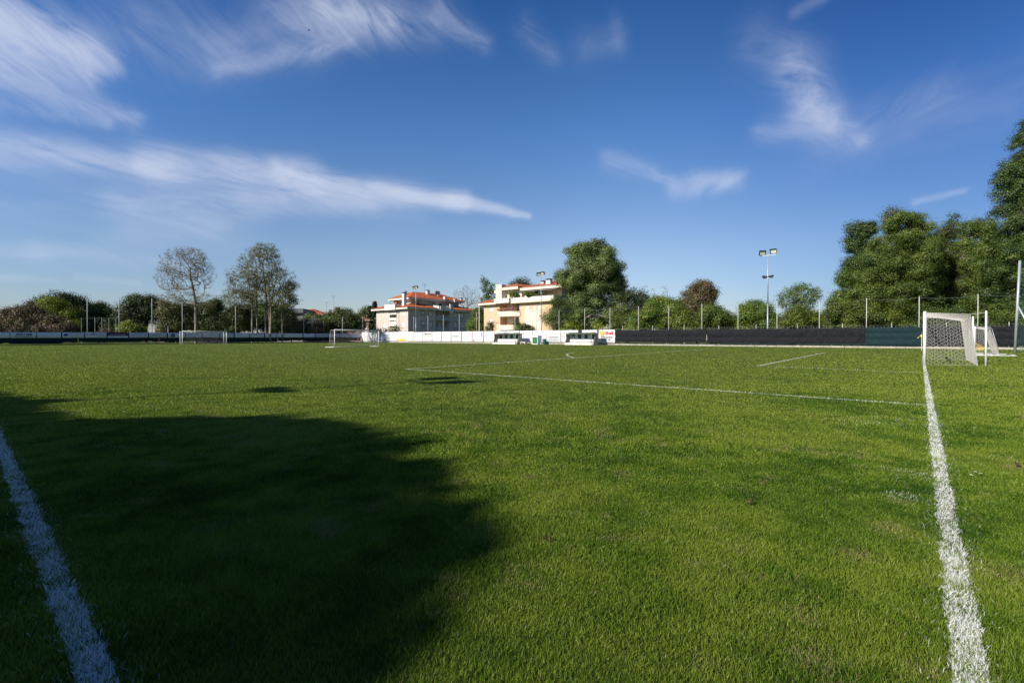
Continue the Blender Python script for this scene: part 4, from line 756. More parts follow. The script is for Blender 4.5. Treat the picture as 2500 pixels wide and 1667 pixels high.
# yellow apartment block ---------------------------------------------
OB = np.array([8.65, 101.0]); B = thing('apartment_block', 'peach yellow apartment block with white curved balconies and planted roof terraces', 'building', (OB[0], OB[1], 0), TH)
ga_, gb_ = facepx(OB, T), facepx(OB, G); LY = ga_(1181.7); LX = 14.0; ZB = 8.95
Bw = [rect(ga_, *q) for q in ((1193.8,747.3,1203.5,759.8),(1193.8,778.3,1203.5,793),(1283,744,1291,756.5),(1301.5,743,1307,755),(1313.8,742.5,1320,754.5),(1283,776.5,1291,791),(1301.5,775.5,1307,789.5),(1313.8,775,1320.3,789.5))]
Bb = [rect(ga_, 1221.2, 741.5, 1268, 761.5), rect(ga_, 1221.2, 774.5, 1268, 794)]
b = MB(); wall_open(b, (0,0,0), (0,1,0), (1,0,0), LY, 0, ZB, [(*q, .13) for q in Bw]+[(*q, 2.0) for q in Bb])
b.add([(0,0,0),(LX,0,0),(LX,LY,0),(0,LY,0),(0,0,ZB),(LX,0,ZB),(LX,LY,ZB),(0,LY,ZB)], [(0,1,5,4),(1,2,6,5),(2,3,7,6)]); b.build('wall', w_peach, B)
for k, q in enumerate(Bw): win(('x', 0, 1), B, *q, half=(k in (6, 7)))
y1_, y0_ = ga_(1283), ga_(1321.5)
c0, c1 = ga_(1321.5)-.1, ga_(1282)+.25; zc = Bw[2][2]-.1
b = MB(); wall_open(b, (-.03, c0, 0), (0,1,0), (1,0,0), c1-c0, 0, zc, [(q[0]-c0, q[1]-c0, q[2], q[3], .02) for q in Bw[5:8]]); b.build('cream_panel', w_cream, B)
for k, (s0, s1, z0, z1) in enumerate(Bb):
    sm_ = s0+(s1-s0)*.32
    b = MB(); b.prism([(-.9,s1+.05),(-.9,sm_),(-.15,s0-.3),(-.02,s0-.3),(-.02,s1+.05)][::-1], z0-1.15, z0+.02); b.build('balcony_parapet', w_cream, B)
    MB().box(1.85, 1.95, s1-2.4, s1-.5, z0+.5, z0+2.0).build('balcony_shutter', mat('shutter_grey', (.66,.64,.61)), B); MB().box(1.85, 1.96, s0+.4, s0+2.0, z0, z0+2.1).build('balcony_door', shutter if k else glass, B)
    MB().box(1.80, 1.94, sm_-.1, sm_+.9, z0, z0+2.0).build('balcony_door', glass, B)
    if k == 0:
        b = MB(); r3 = random.Random(3); y = s0
        while y < s1: b.box(-.86, -.82, y, y+.07, z0+.02, z0+.75); y += .18
        b.box(-.88, -.80, s0-.1, s1, z0+.72, z0+.78); b.build('railing', rail_brown, B)
        b = MB(); [b.ball((-.95+r3.uniform(-.1,.1), s0+r3.uniform(.2,1)*(s1-s0), z0+.35+r3.uniform(0,.3)), .16, n=6, m=4) for _ in range(12)]; b.build('flower_pots', mat('flowers_pink', (.55,.22,.16), (.20,.16,.08), 4), B)
ob = 1.0; z2 = ZB+.58; b = MB(); b.box(-ob, LX+ob, -ob, 0, ZB, z2).box(-ob, 0, 0, LY+.95, ZB, z2).box(LX, LX+ob, 0, LY+.95, ZB, z2).box(0, LX, LY, LY+.95, ZB, z2).box(0, LX, 0, LY, ZB+.2, ZB+.4); b.build('fascia', w_cream, B)
yc = ga_(1253); yl = ga_(1217); b = MB().box(-ob+.15, -ob+.35, -ob+.2, yc-.6, z2+.003, z2+.62).box(-ob-.55, -ob+.15, yc, yl, z2-.45, z2+.62).box(-ob+.15, LX, -ob+.15, -ob+.35, z2+.003, z2+.62); b.build('terrace_parapet', w_white, B)
b = MB(); slab(b, [(-ob-.1, LY+1.0, z2+.01), (-ob-.1, yl, z2+.01), (3.5, yl, z2+1.5), (3.5, LY-2.6, z2+1.5)]); slab(b, [(LX+ob, LY+1.0, z2+.01), (-ob-.1, LY+1.0, z2+.01), (3.5, LY-2.6, z2+1.5), (LX-3, LY-2.6, z2+1.5)]); b.build('lower_roof', tiles, B)
hx = 3.0; ym = 10.4; yL = 17.0; zf1 = 11.95; b = MB(); wall_open(b, (hx,-.2,0), (0,1,0), (1,0,0), ym+.2, z2-.2, zf1, [(1.2,5.2,z2+.1,z2+2.2,1.0),(6.2,9.8,z2+.1,z2+2.2,1.0)]); wall_open(b, (hx-.8,ym,0), (0,1,0), (1,0,0), yL-1-ym, z2-.2, zf1+.35, [(1.0,2.8,z2+.7,z2+2.1,.12)])
b.add([(hx,-.2,z2-.2),(LX,-.2,z2-.2),(LX,-.2,zf1),(hx,-.2,zf1)], [(0,1,2,3)]).add([(hx-.8,ym,z2-.2),(hx,ym,z2-.2),(hx,ym,zf1+.3),(hx-.8,ym,zf1+.3)], [(0,1,2,3)]).add([(hx-.8,yL-1,z2-.2),(LX,yL-1,z2-.2),(LX,yL-1,zf1+.3),(hx-.8,yL-1,zf1+.3)], [(3,2,1,0)]); b.build('attic_wall', w_cream, B)
win(('x', hx-.8, 1), B, ym+1.0, ym+2.8, z2+.7, z2+2.1)
MB().box(hx-1.6, LX, -1.2, ym-.01, zf1+.003, zf1+.62).box(hx-2.2, LX, ym, yL, zf1+.35, zf1+1.0).box(hx-1.2, hx+2, yL, yL+1.6, zf1-.1, zf1+.55).build('upper_fascia', w_cream, B)
b = MB(); hip(b, hx-1.75, LX+.5, -1.35, ym+.3, zf1+.625, 14.25); hip(b, hx-2.3, LX+.3, ym-.3, yL+.1, zf1+1.004, 14.0); b.build('upper_roof', tiles, B)
chim(B, hx-1.6, yL-.9, 1.5, 1.9, z2-.3, 13.7, w_cream, cap=False); chim(B, hx+.3, 3.4, .9, 1.2, zf1+.6, 13.9); chim(B, hx+2.4, 6.5, 1.2, .8, zf1+1, 13.9); chim(B, hx+5, 2.0, 1.4, .8, 13.4, 14.5, w_cream)
b = MB(); slab(b, [(-ob+.4,-.2,zf1-.55),(hx,-.2,zf1-.02),(hx,ym-1,zf1-.02),(-ob+.4,ym-1,zf1-.55)]); b.build('awning', awn, B); b = MB(); [b.cyl((-ob+.5, y, z2), (-ob+.5, y, zf1-.6), .04, n=6) for y in (.2, 3.2, 6.2, 9.0)]; b.box(-ob+.45, -ob+.5, 0, ym, z2+.9, z2+.95); b.build('awning_frame', metal_dark, B)
MB().cyl((-.9, LY+.7, 0), (-.9, LY+.7, ZB), .10, n=8).build('column', w_cream, B)
MB().box(-.4, 1.5, ga_(1253), ga_(1221), 0, .95+.6).build('ground_terrace', w_white, B)

# simple houses -------------------------------------------------------
def house(name, label, u0, u1, Y, v_eave, v_top, wallm, roofm, depth=10, rz=0.0, over=.6, wins=(), chims=(), cat='building'):
    p0, p1 = at(u0, VH, Y), at(u1, VH, Y); ze = H+(VH-v_eave)/F*Y; zt = H+(VH-v_top)/F*Y; W = (p1-p0).length; t = thing(name, label, cat, (p0.x, p0.y, 0), rz)
    ops = [(W*a, W*b_, za, zb, .13) for a, b_, za, zb in wins]; b = MB(); wall_open(b, (0,0,0), (1,0,0), (0,1,0), W, 0, ze, ops); b.add([(W,0,0),(W,depth,0),(0,depth,0),(0,0,0),(W,0,ze),(W,depth,ze),(0,depth,ze),(0,0,ze)], [(0,1,5,4),(1,2,6,5),(2,3,7,6)]); b.build('wall', wallm, t)
    for a, c, za, zb, _ in ops: win(('y', 0, 1), t, a, c, za, zb, m=white_paint)
    r = MB(); r.box(-over, W+over, -over, depth+over, ze, ze+.18); r.build('eaves', w_white, t); r = MB(); hip(r, -over-.05, W+over+.05, -over-.05, depth+over+.05, ze+.183, zt); r.build('roof', roofm, t)
    for fx, fy, z0, z1 in chims: chim(t, W*fx, depth*fy, .8, .6, z0, z1, tiles_old)
    return t, W, ze, zt
hC, W, ze, zt = house('house', 'rose walled house with a bright orange roof behind the bushes', 726, 782, 150, 768.5, 752, w_rose, tiles, 11, .12, .7, [(.02,.10,4.3,5.9),(.03,.17,1.2,2.7),(.45,.55,4.4,5.8)])
tF = thing('flat_block', 'dark grey flat roofed block left of the rose house', 'building', (*at(668, VH, 142).xy, 0), .1); Wf = (737-668)/F*142; b = MB(); wall_open(b, (0,0,0), (1,0,0), (0,1,0), Wf, 0, 8.6, [(5.5,6.7,4.6,5.9,.13),(5.3,7.0,1.3,2.7,.13),(1.5,2.7,4.6,5.9,.13)]); b.add([(Wf,0,0),(Wf,9,0),(0,9,0),(0,0,0),(Wf,0,8.6),(Wf,9,8.6),(0,9,8.6),(0,0,8.6)], [(0,1,5,4),(1,2,6,5),(2,3,7,6),(4,5,6,7)]); b.build('wall', mat('render_lilac', (.30,.28,.31)), tF); MB().box(-.4, Wf+.3, -.7, 9.4, 8.603, 9.9).build('roof_slab', slab_grey, tF)
for q in ((5.5,6.7,4.6,5.9),(5.3,7.0,1.3,2.7),(1.5,2.7,4.6,5.9)): win(('y', 0, 1), tF, *q, m=white_paint)
hD, W, ze, zt = house('house', 'brownish roofed house behind the round bush, with two dark chimneys and tall aerials', 778, 838, 165, 778, 758, w_rose, tiles_old, 12, .05, .6, [], [(.28,.4,8,10.9),(.52,.4,8.5,11.8),(.60,.45,8.5,11.8)])
antenna(hD, W*.40, 5, zt-1, zt+5.6, .9); antenna(hD, W*.12, 5, zt-2, zt+3.4, .8)
house('house', 'partly hidden house with an old tiled roof left of the spruce', 846, 902, 150, 783, 772, w_rose, tiles_old, 9, -.1, .6, [(.83,.93,3.0,5.2)])
hE, W, ze, zt = house('house', 'house with a weathered orange roof at the left photo edge, half hidden by brown bushes', -40, 72, 125, 762, 747, mat('render_sand', (.62,.52,.42)), tiles_old, 12, .15, .6, [(.45,.50,4,5.6)], [(.58,.4,8,10.9),(.74,.4,8,10.9),(.95,.3,7.6,10.6)])
antenna(hE, W*.73, 4, zt-1, zt+2.4, .7)
house('house', 'orange roofed house between the two apartment blocks', 1150, 1186, 160, 762, 750, mat('render_pinkish', (.62,.45,.38)), tiles_old, 10, 0, .6, [])
house('shed', 'low brown brick shed behind the end fence near the pine trunk', 378, 402, 118, 806, 800, mat('brick_brown', (.15,.11,.085)), tiles_old, 5, 0, .3, [(.5,.75,.6,1.5)])
house('shed', 'low cream outbuilding behind the far goal', 472, 540, 128, 804, 799, mat('render_sand', (.62,.52,.42)), tiles_old, 5, 0, .3, [])
house('house', 'red roofed house glimpsed between trees above the black screen', 2000, 2046, 120, 780, 766, mat('render_pale', (.7,.62,.58)), mat('roof_tiles_red', (.42,.08,.05)), 9, 0, .5, [(.5,.6,2.5,4)])
house('house', 'low roofed house far behind the round green trees', 1675, 1800, 230, 784, 774, mat('render_sand', (.62,.52,.42)), tiles_old, 9, 0, .5, [])
# five pale poles with a cable in front of the dark trees
t = thing('pole_row', 'row of slim pale poles joined by a wire in front of the dark trees', 'fence', (*at(199, VH, 105).xy, 0))
x0 = at(199, VH, 105).x; zt_ = H+(VH-776)/F*105
for u in (199, 232, 249, 266, 283): MB().cyl((at(u, VH, 105).x-x0, 0, 0), (at(u, VH, 105).x-x0, 0, zt_), .04, n=6).build('pole', mat('grey_pole', (.40,.45,.44)), t)
MB().cyl((-.1, 0, zt_-.1), (at(287, VH, 105).x-x0, 0, zt_-.1), .007, n=4).build('wire', pale_post, t)
# ------------------------------------------------------------------ trees
NR = np.random.RandomState
def leaf_quads(rs, C, R, n_per, size, flat=.75, up=.6, outdir=None, tint0=None, asp=1.7):
    """clusters of small leaf faces round the centres C with radii R"""
    N = len(C); idx = np.repeat(np.arange(N), n_per); M_ = len(idx); off = rs.normal(0, .5, (M_, 3)); off /= np.maximum(1, np.linalg.norm(off, axis=1)/1.05)[:, None]; off[:,2] *= flat
    P = C[idx]+off*R[idx][:, None]; nrm = rs.normal(0, .75, (M_, 3))+off*2.0; nrm[:,2] += up
    if outdir is not None: nrm += outdir[idx]*.9
    nrm /= np.linalg.norm(nrm, axis=1)[:, None]; a = np.cross(nrm, rs.normal(0, 1, (M_, 3))); a /= np.linalg.norm(a, axis=1)[:, None]+1e-9; b = np.cross(nrm, a)
    s = size*rs.uniform(.6, 1.35, M_)[:, None]; a = a*s*asp/2; b = b*s/2; V = np.stack([P-a, P+b*.9, P+a, P-b*.9], 1); V[:,2] += nrm*s*.15
    t = (tint0[idx] if tint0 is not None else .5)+rs.normal(0, .08, M_); return V.reshape(-1, 3), np.clip(np.repeat(t, 4), 0, 1)
def clusters(rs, ells, sp, bumps=.18, core=.5):
    C = []; O = []
    for e in ells:
        c = np.array(e[:3]); r = np.array(e[3:6]); area = 4*math.pi*((r[0]*r[1])**1.6/3+(r[0]*r[2])**1.6/3+(r[1]*r[2])**1.6/3)**(1/1.6); n = int(max(8, 1.5*area/sp**2)); d = rs.normal(0, 1, (n, 3)); d /= np.linalg.norm(d, axis=1)[:, None]
        ph = rs.uniform(0, 6.28, 6); fr = rs.uniform(1.5, 5, 6); wob = 1+bumps*(np.sin(d[:,0]*fr[0]*2+ph[0])*np.sin(d[:,1]*fr[1]*2+ph[1])+np.sin(d[:,2]*fr[2]*2.2+ph[2])*.7+np.sin((d[:,0]+d[:,2])*fr[3]*2+ph[3])*.5)
        f = np.clip(1-np.abs(rs.normal(0, .22, n)), .35, 1)*wob*rs.uniform(.86, 1.0, n); C.append(c+d*r*f[:, None]); O.append(d)
    C = np.concatenate(C); O = np.concatenate(O); keep = np.ones(len(C), bool)
    for e in ells:
        q = (C-np.array(e[:3]))/np.array(e[3:6]); keep &= (np.sum(q*q, 1) > core**2)
    keep &= C[:,2] > .15; return C[keep], O[keep]
def skeleton(rs, trunk, targets, step, droop=0.0):
    """grow limbs from the trunk to every target; returns nodes, parents, pipe radii weights"""
    nodes = [np.array(p, float) for p in trunk]; par = [-1]+list(range(len(trunk)-1)); tips = []
    o = np.argsort(np.linalg.norm(targets-np.array(trunk[-1]), axis=1)); A = np.zeros((len(trunk)+len(targets)*14+10, 3)); n = len(nodes); A[:n] = nodes
    st = max(1, len(trunk)//3)
    for k in o:
        tg = targets[k]; d = A[st:n]-tg; dist = np.linalg.norm(d, axis=1)+np.maximum(0, d[:,2])*1.2; j = st+int(np.argmin(dist)); p = A[j]; L_ = np.linalg.norm(tg-p); m_ = int(min(12, max(1, round(L_/step)))); prev = j
        bend = rs.normal(0, .10, 3)*L_; bend[2] += .10*L_
        for q in range(1, m_+1):
            f = q/m_; w = p+(tg-p)*f+bend*math.sin(math.pi*f)+rs.normal(0, .04, 3)*step*(q < m_); A[n] = w; par.append(prev); prev = n; n += 1
        tips.append(prev)
    w = np.zeros(n); 
    for t in tips: w[t] += 1
    for i in range(n-1, 0, -1):
        if par[i] >= 0: w[par[i]] += w[i]
    return A[:n], np.array(par), np.maximum(w, 1)
def branch_mesh(A, par, w, r0, rtip, name, m, parent, ntr=0, rmin_draw=0.0):
    wm = w.max(); R_ = rtip+(r0-rtip)*(w/wm)**.5; V = []; Fc = []; off = 0
    for sides in (7, 3):
        idx = [i for i in range(1, len(A)) if par[i] >= 0 and ((R_[i] > r0*.28) == (sides == 7)) and R_[i] >= rmin_draw]
        if not idx: continue
        idx = np.array(idx); p0 = A[par[idx]]; p1 = A[idx]; ra = np.minimum(R_[par[idx]], R_[idx]*1.35); rb = R_[idx]; d = p1-p0; d /= np.linalg.norm(d, axis=1)[:, None]+1e-9; ref = np.where(np.abs(d[:,2:3]) > .9, np.array([[1., 0, 0]]), np.array([[0, 0, 1.]])); a = np.cross(d, ref); a /= np.linalg.norm(a, axis=1)[:, None]; b = np.cross(d, a)
        th = np.arange(sides)*2*math.pi/sides; ring = a[:, None]*np.cos(th)[None, :, None]+b[:, None]*np.sin(th)[None, :, None]; v = np.concatenate([p0[:, None]+ring*ra[:, None, None], p1[:, None]+ring*rb[:, None, None]], 1); V.append(v.reshape(-1, 3))
        k = np.arange(sides); f = np.stack([k, (k+1)%sides, sides+(k+1)%sides, sides+k], 1); Fc.append((f[None]+np.arange(len(idx))[:, None, None]*2*sides).reshape(-1, 4)+off); off += len(idx)*2*sides
    return link(name, np_mesh(name, np.concatenate(V), np.concatenate(Fc), smooth=True), m, parent)

LM = {
 'dark': leaf_mat('leaf_dark_green', (.014,.032,.008), (.050,.090,.020), (.125,.170,.036)),
 'green': leaf_mat('leaf_green', (.026,.058,.010), (.088,.155,.024), (.19,.26,.042)),
 'bright': leaf_mat('leaf_bright_green', (.055,.085,.008), (.165,.21,.018), (.31,.34,.035)),
 'poplar': leaf_mat('leaf_poplar', (.034,.060,.014), (.120,.165,.045), (.26,.31,.11)),
 'olive': leaf_mat('leaf_olive', (.030,.040,.010), (.085,.095,.026), (.19,.18,.055)),
 'pine': leaf_mat('needle_pine', (.010,.020,.006), (.034,.054,.016), (.095,.11,.030), .1),
 'brown': leaf_mat('leaf_purple_brown', (.045,.026,.018), (.105,.070,.045), (.20,.135,.080)),
 'rust': leaf_mat('twig_rust', (.07,.05,.03), (.17,.12,.07), (.24,.20,.08)),
 'sparse': leaf_mat('leaf_new', (.07,.075,.02), (.165,.17,.045), (.27,.29,.08)),
 'bud': leaf_mat('leaf_bud_brown', (.10,.075,.03), (.20,.16,.06), (.29,.27,.10)),
 'cream': leaf_mat('blossom_cream', (.3,.3,.2), (.5,.5,.36), (.7,.7,.55), .2),
 'deep': leaf_mat('leaf_deep', (.022,.045,.008), (.085,.125,.020), (.19,.225,.038)),
}
def ell_px(u, v, ru, rv, Y, dy=0.0, rdepth=None):
    c = at(u, v, Y+dy); k = (Y+dy)/F; return (c.x, c.y, c.z, ru*k, (rdepth or ru)*k, rv*k)
def tree(label, cat, m, Y, ells, trunk_u=None, r0=None, name='tree', leaf=1.0, dens=1.0, group=None, seed=0, bumps=.26, sp=1.0, lm=None, tw=.45, core=.5, fork=.35, mb=None, asp=1.7, nper=64, extra=None, flat=.75, boughs=True):
    """leafy tree or bush; ells in photo pixels at depth Y: (u, v, ru, rv[, depth offset])"""
    rs = NR(seed+int(Y*10)+len(ells)); E = [ell_px(*e[:4], Y, e[4] if len(e) > 4 else rs.uniform(-.12, .12)*e[2]*Y/F) for e in ells]; tu = trunk_u if trunk_u is not None else ells[0][0]
    base = at(tu, VH, Y); base.z = 0; t = thing(name, label, cat, base, 0, group); B0 = np.array(base)
    E = [(e[0]-B0[0], e[1]-B0[1], e[2], e[3], e[4], e[5]) for e in E]; k = Y/F; cs = max(.6, .0125*Y)*sp
    E2 = []
    for e in E:
        rm = (e[3]*e[4]*e[5])**(1/3)
        if rm < 1.3 or not boughs: E2.append(e); continue
        E2.append((*e[:3], e[3]*.66, e[4]*.66, e[5]*.66)); nb = int(11+rm*1.6)
        for _ in range(nb):
            d = rs.normal(0, 1, 3); d[1] -= .35; d /= np.linalg.norm(d); q = rs.uniform(.20, .38)*rm; f = rs.uniform(.66, 1.0)
            E2.append((e[0]+d[0]*e[3]*f, e[1]+d[1]*e[4]*f, e[2]+d[2]*e[5]*f, q*rs.uniform(.9, 1.3), q*rs.uniform(.9, 1.3), q*rs.uniform(.7, 1.0)))
    C, O = clusters(rs, E2, cs*.95, bumps, core); top = max(e[2]+e[5] for e in E); low = min(e[2]-e[5] for e in E)
    shade = np.clip(rs.normal(.5, .25, len(C)), .03, .98); Rr = cs*rs.uniform(.6, 1.25, len(C)); size = max(.08, .00155*Y)*leaf
    V, tn = leaf_quads(rs, C, Rr, int(nper*dens), size, outdir=O, tint0=shade, asp=asp, flat=flat)
    ok = V.reshape(-1, 4, 3)[:, :, 2].min(1) > .03; V = V.reshape(-1, 4, 3)[ok].reshape(-1, 3); tn = tn.reshape(-1, 4)[ok].ravel()
    link('crown' if name not in ('bush', 'shrub') else 'foliage', np_mesh('crown', V, np.arange(len(V)).reshape(-1, 4), {'tint': tn}), LM[m], t)
    if extra is not None:
        m2, frac = extra; sel = rs.rand(len(C)) < frac; V, tn = leaf_quads(rs, C[sel]+O[sel]*cs*.25, Rr[sel], int(nper*dens*.7), size, outdir=O[sel], tint0=shade[sel]); V[:,2] = np.maximum(V[:,2], .03); link('lighter_leaves', np_mesh('lighter_leaves', V, np.arange(len(V)).reshape(-1, 4), {'tint': tn}), LM[m2], t)
    r0 = r0 or max(.10, top*.022); cz = np.mean([e[2] for e in E]); tops = max(low+.3, cz*fork if low < 1 else low+.4*(cz-low)); hh = max(.4, tops)
    nt = 6; jx = rs.normal(0, .02*hh, (nt, 2)).cumsum(0); trk = [(jx[i][0]*(i > 0), jx[i][1]*(i > 0), hh*i/(nt-1)-.05*(i == 0)) for i in range(nt)]
    nT = min(len(C), 70); tg = C[rs.choice(len(C), nT, False)]*np.array([1, 1, 1])-O[rs.choice(len(C), nT, False)]*0; A_, par, w = skeleton(rs, trk, tg, max(.5, .12*top)); branch_mesh(A_, par, w, r0, r0*.07+.008, 'trunk' if name not in ('bush', 'shrub') else 'stems', mb or bark, t); return t
def bare_tree(label, Y, env, trunk_u, v_fork, n1, m='sparse', leaf_n=9, r0=.3, seed=1, name='tree', twig=None, group=None, mb=None, trunks=None, leaf=.8, cr=.7, shade=.5, rt=.012):
    """tree with visible limbs: twig targets fill an envelope of ellipsoids"""
    rs = NR(seed); E = [ell_px(*e, Y) for e in env]; base = at(trunk_u, VH, Y); base.z = 0; t = thing(name, label, 'tree', base, 0, group); B0 = np.array(base); tg = []
    vol = np.array([e[3]*e[4]*e[5] for e in E]); cnt = (n1*vol**.75/np.sum(vol**.75)).astype(int)
    for e, c in zip(E, cnt):
        d = rs.normal(0, 1, (c, 3)); d /= np.linalg.norm(d, axis=1)[:, None]; f = rs.uniform(.25, 1, c)**.5; tg.append(np.array(e[:3])+d*np.array(e[3:6])*f[:, None]*rs.uniform(.92, 1.06, (c, 1)))
    tg = np.concatenate(tg)-B0; tg[:,2] = np.maximum(tg[:,2], 1.0)
    zf = H+(VH-v_fork)/F*Y
    tr = trunks or [(trunk_u, v_fork)]
    top = max(e[2]+e[5] for e in E)
    bx = np.array([(u-trunk_u)/F*Y for u, _ in tr]); own = np.argmin(np.abs(tg[:, :1]-bx[None]), axis=1) if len(tr) > 1 else np.zeros(len(tg), int)
    for k, (u, vf) in enumerate(tr):
        zf = H+(VH-vf)/F*Y; T_ = tg[own == k]; T_ = T_ if len(T_) else tg[:5]; cen = T_.mean(0); zt = min(top*.82, cen[2]+.3*(top-cen[2])); pts = []; bx_ = bx[k]; by = rs.uniform(-1.5, 1.5) if len(tr) > 1 else 0
        for i in range(9):
            f = i/8; z = zt*f; g = max(0, (z-zf)/(zt-zf+1e-6)); pts.append((bx_+(cen[0]-bx_)*g*.6+rs.normal(0, .05)*(i > 0)*(1+z*.05), by*(1-g)+rs.normal(0, .05), z-.05*(i == 0)))
        lead = [p for p in pts if p[2] <= zf*1.02] or pts[:2]
        A_, par, w = skeleton_from(rs, pts, T_, max(.6, .045*top), zf); branch_mesh(A_, par, w, r0*(1 if k == 0 or len(tr) == 1 else .8), rt, 'trunk', mb or bark_pale, t)
    if leaf_n:
        C = tg; V, tn = leaf_quads(rs, C, np.full(len(C), cr), leaf_n, max(.12, .0019*Y)*leaf, tint0=np.clip(rs.normal(shade, .2, len(C)), 0, 1)); link('crown', np_mesh('crown', V, np.arange(len(V)).reshape(-1, 4), {'tint': tn}), LM[m], t)
    return t
def skeleton_from(rs, trunk, targets, step, zf):
    A = np.zeros((len(trunk)+len(targets)*14+10, 3)); n = len(trunk); A[:n] = trunk; par = [-1]+list(range(n-1)); tips = [n-1]
    st = max(1, sum(1 for p in trunk if p[2] < zf)-1); st = min(st, n-2)
    o = np.argsort(np.linalg.norm((targets-np.array(trunk[st]))*np.array([1, 1, .8]), axis=1)); big = list(rs.permutation(len(targets))[:max(6, len(targets)//40)]); o = big+[k for k in o if k not in set(big)]
    for k in o:
        tg = targets[k]; d = A[st:n]-tg; dist = np.linalg.norm(d, axis=1)+np.maximum(0, d[:,2])*1.6; j = st+int(np.argmin(dist)); p = A[j]; L_ = np.linalg.norm(tg-p); m_ = int(min(12, max(1, round(L_/step)))); prev = j; bend = rs.normal(0, .05, 3)*L_; bend[2] -= .03*L_
        for q in range(1, m_+1):
            f = q/m_; A[n] = p+(tg-p)*f+bend*math.sin(math.pi*f)+rs.normal(0, .06, 3)*step*(q < m_); par.append(prev); prev = n; n += 1
        tips.append(prev)
    w = np.zeros(n)
    for t in tips: w[t] += 1
    for i in range(n-1, 0, -1): w[par[i]] += w[i]
    return A[:n], np.array(par), np.maximum(w, 1)

# left: behind the end fence
tree('large dark domed pine at the far left behind the brown bushes', 'tree', 'pine', 128, [(150,770,72,52),(115,765,40,38),(185,765,42,40),(150,742,48,28),(205,785,25,35),(100,790,40,30)], 150, seed=1, name='pine_tree', bumps=.10, boughs=False)
tree('yellow green young tree in front of the dark domed pine', 'tree', 'bright', 108, [(135,765,26,38),(118,750,12,25),(160,765,22,34),(125,795,30,22),(165,800,30,20)], 136, seed=2, extra=('green', .08))
tree('wide purplish brown bush above the left banners', 'bush', 'brown', 96, [(40,785,42,28),(100,792,42,24),(70,765,30,18),(0,792,38,30),(-45,790,40,34),(60,806,90,14)], 50, seed=3, name='bush', extra=('olive', .6))
tree('lower brown bush under the yellow green young tree', 'bush', 'brown', 94, [(135,797,26,20),(105,805,30,14),(155,803,20,12)], 130, seed=4, name='bush', extra=('olive', .25))
tree('dark tree between the two left pines', 'tree', 'dark', 132, [(238,782,36,36),(268,784,26,30),(215,780,22,34),(245,760,22,16)], 240, seed=5)
tree('low dark shrubs behind the row of slim pale poles', 'bush', 'pine', 112, [(205,796,28,20),(245,800,30,18),(280,798,22,18),(180,800,22,16)], 240, seed=6, name='bush')
tree('round dark pine with a forked trunk, right of the tall left net poles', 'tree', 'pine', 120, [(350,752,50,30),(322,760,30,28),(380,762,26,30),(350,735,32,18),(300,768,15,16),(345,785,22,14)], 356, r0=.42, seed=7, name='pine_tree', bumps=.10, boughs=False, fork=.45)
tree('small yellow leafed bush at the foot of the forked pine', 'bush', 'bright', 110, [(322,803,20,13),(300,806,10,9),(338,806,10,9)], 322, seed=8, name='bush')
tree('small red leafed bush behind the slim pale poles', 'bush', 'rust', 106, [(256,812,14,8),(268,810,9,9)], 256, seed=9, name='bush')
tree('olive green tree to the left of the tall bare plane tree trunk', 'tree', 'olive', 112, [(425,775,30,30),(448,765,20,24),(405,760,16,22),(450,792,28,18),(420,797,30,12)], 430, seed=10, dens=.85)
tree('dark leafy tree just right of the tall bare plane tree trunk', 'tree', 'dark', 124, [(510,770,32,34),(525,752,22,22),(490,760,18,22),(512,800,36,14),(535,790,20,24)], 510, seed=11, extra=('olive', .25))
tree('olive undergrowth left of the cluster of pale trunks', 'bush', 'olive', 116, [(575,792,32,24),(560,772,16,14),(600,785,24,30),(590,760,20,20)], 585, seed=12, name='bush', extra=('green', .3), dens=.9)
tree('dark undergrowth behind the cluster of pale trunks', 'bush', 'dark', 132, [(640,780,38,34),(675,778,34,32),(700,790,22,22),(655,755,26,16)], 660, seed=13, name='bush', extra=('olive', .3))
bare_tree('tall nearly bare plane tree on the left with a forked pale trunk', 110, [(450,645,56,44),(415,680,34,36),(498,668,28,40),(450,720,38,30),(420,735,34,22),(505,735,28,22),(470,625,34,22)], 478, 742, 2000, r0=.33, seed=21, leaf_n=9, m='bud', leaf=.42, cr=.5, shade=.45, rt=.011)
bare_tree('group of tall plane trunks with a thin spring crown, left of the rose house', 112, [(640,650,52,52),(600,690,48,46),(685,690,34,44),(650,615,30,24),(585,730,44,30),(700,735,26,30),(640,720,50,34),(708,700,16,16)], 640, 720, 2300, r0=.26, seed=22, leaf_n=17, m='sparse', trunks=[(641,715),(617,735),(625,730),(657,740),(666,745)], leaf=.55, cr=.6, shade=.45, rt=.012)
tree('dark leaf clump on the right side of the plane tree group', 'tree', 'green', 113, [(712,696,12,12),(706,720,12,14),(718,733,10,10),(700,745,12,9),(694,705,10,14)], 690, r0=.12, seed=23, dens=.6)
tree('reddish leafed bush below the rose house', 'bush', 'brown', 124, [(752,800,24,13),(735,806,18,10),(770,804,16,11)], 752, seed=24, name='bush', extra=('rust', .4))
tree('grey green bush left of the rose house wall', 'bush', 'olive', 122, [(712,802,22,14),(700,795,12,14),(725,806,14,10)], 712, seed=25, name='bush')
tree('cream blossoming shrub between the reddish bush and the round tree', 'shrub', 'cream', 123, [(762,787,8,6),(758,794,6,6),(768,783,5,4)], 762, seed=26, name='shrub', dens=.5)
tree('small green tree rising behind the cream blossom', 'tree', 'green', 128, [(765,788,18,16),(780,796,18,18),(755,780,12,9)], 768, seed=27, extra=('olive', .2))
tree('wide round green tree between the rose house and the spruce', 'tree', 'dark', 135, [(828,790,34,24),(805,783,20,18),(850,785,24,22),(865,797,20,18),(835,775,24,14),(795,800,18,16)], 832, seed=28, extra=('olive', .4))
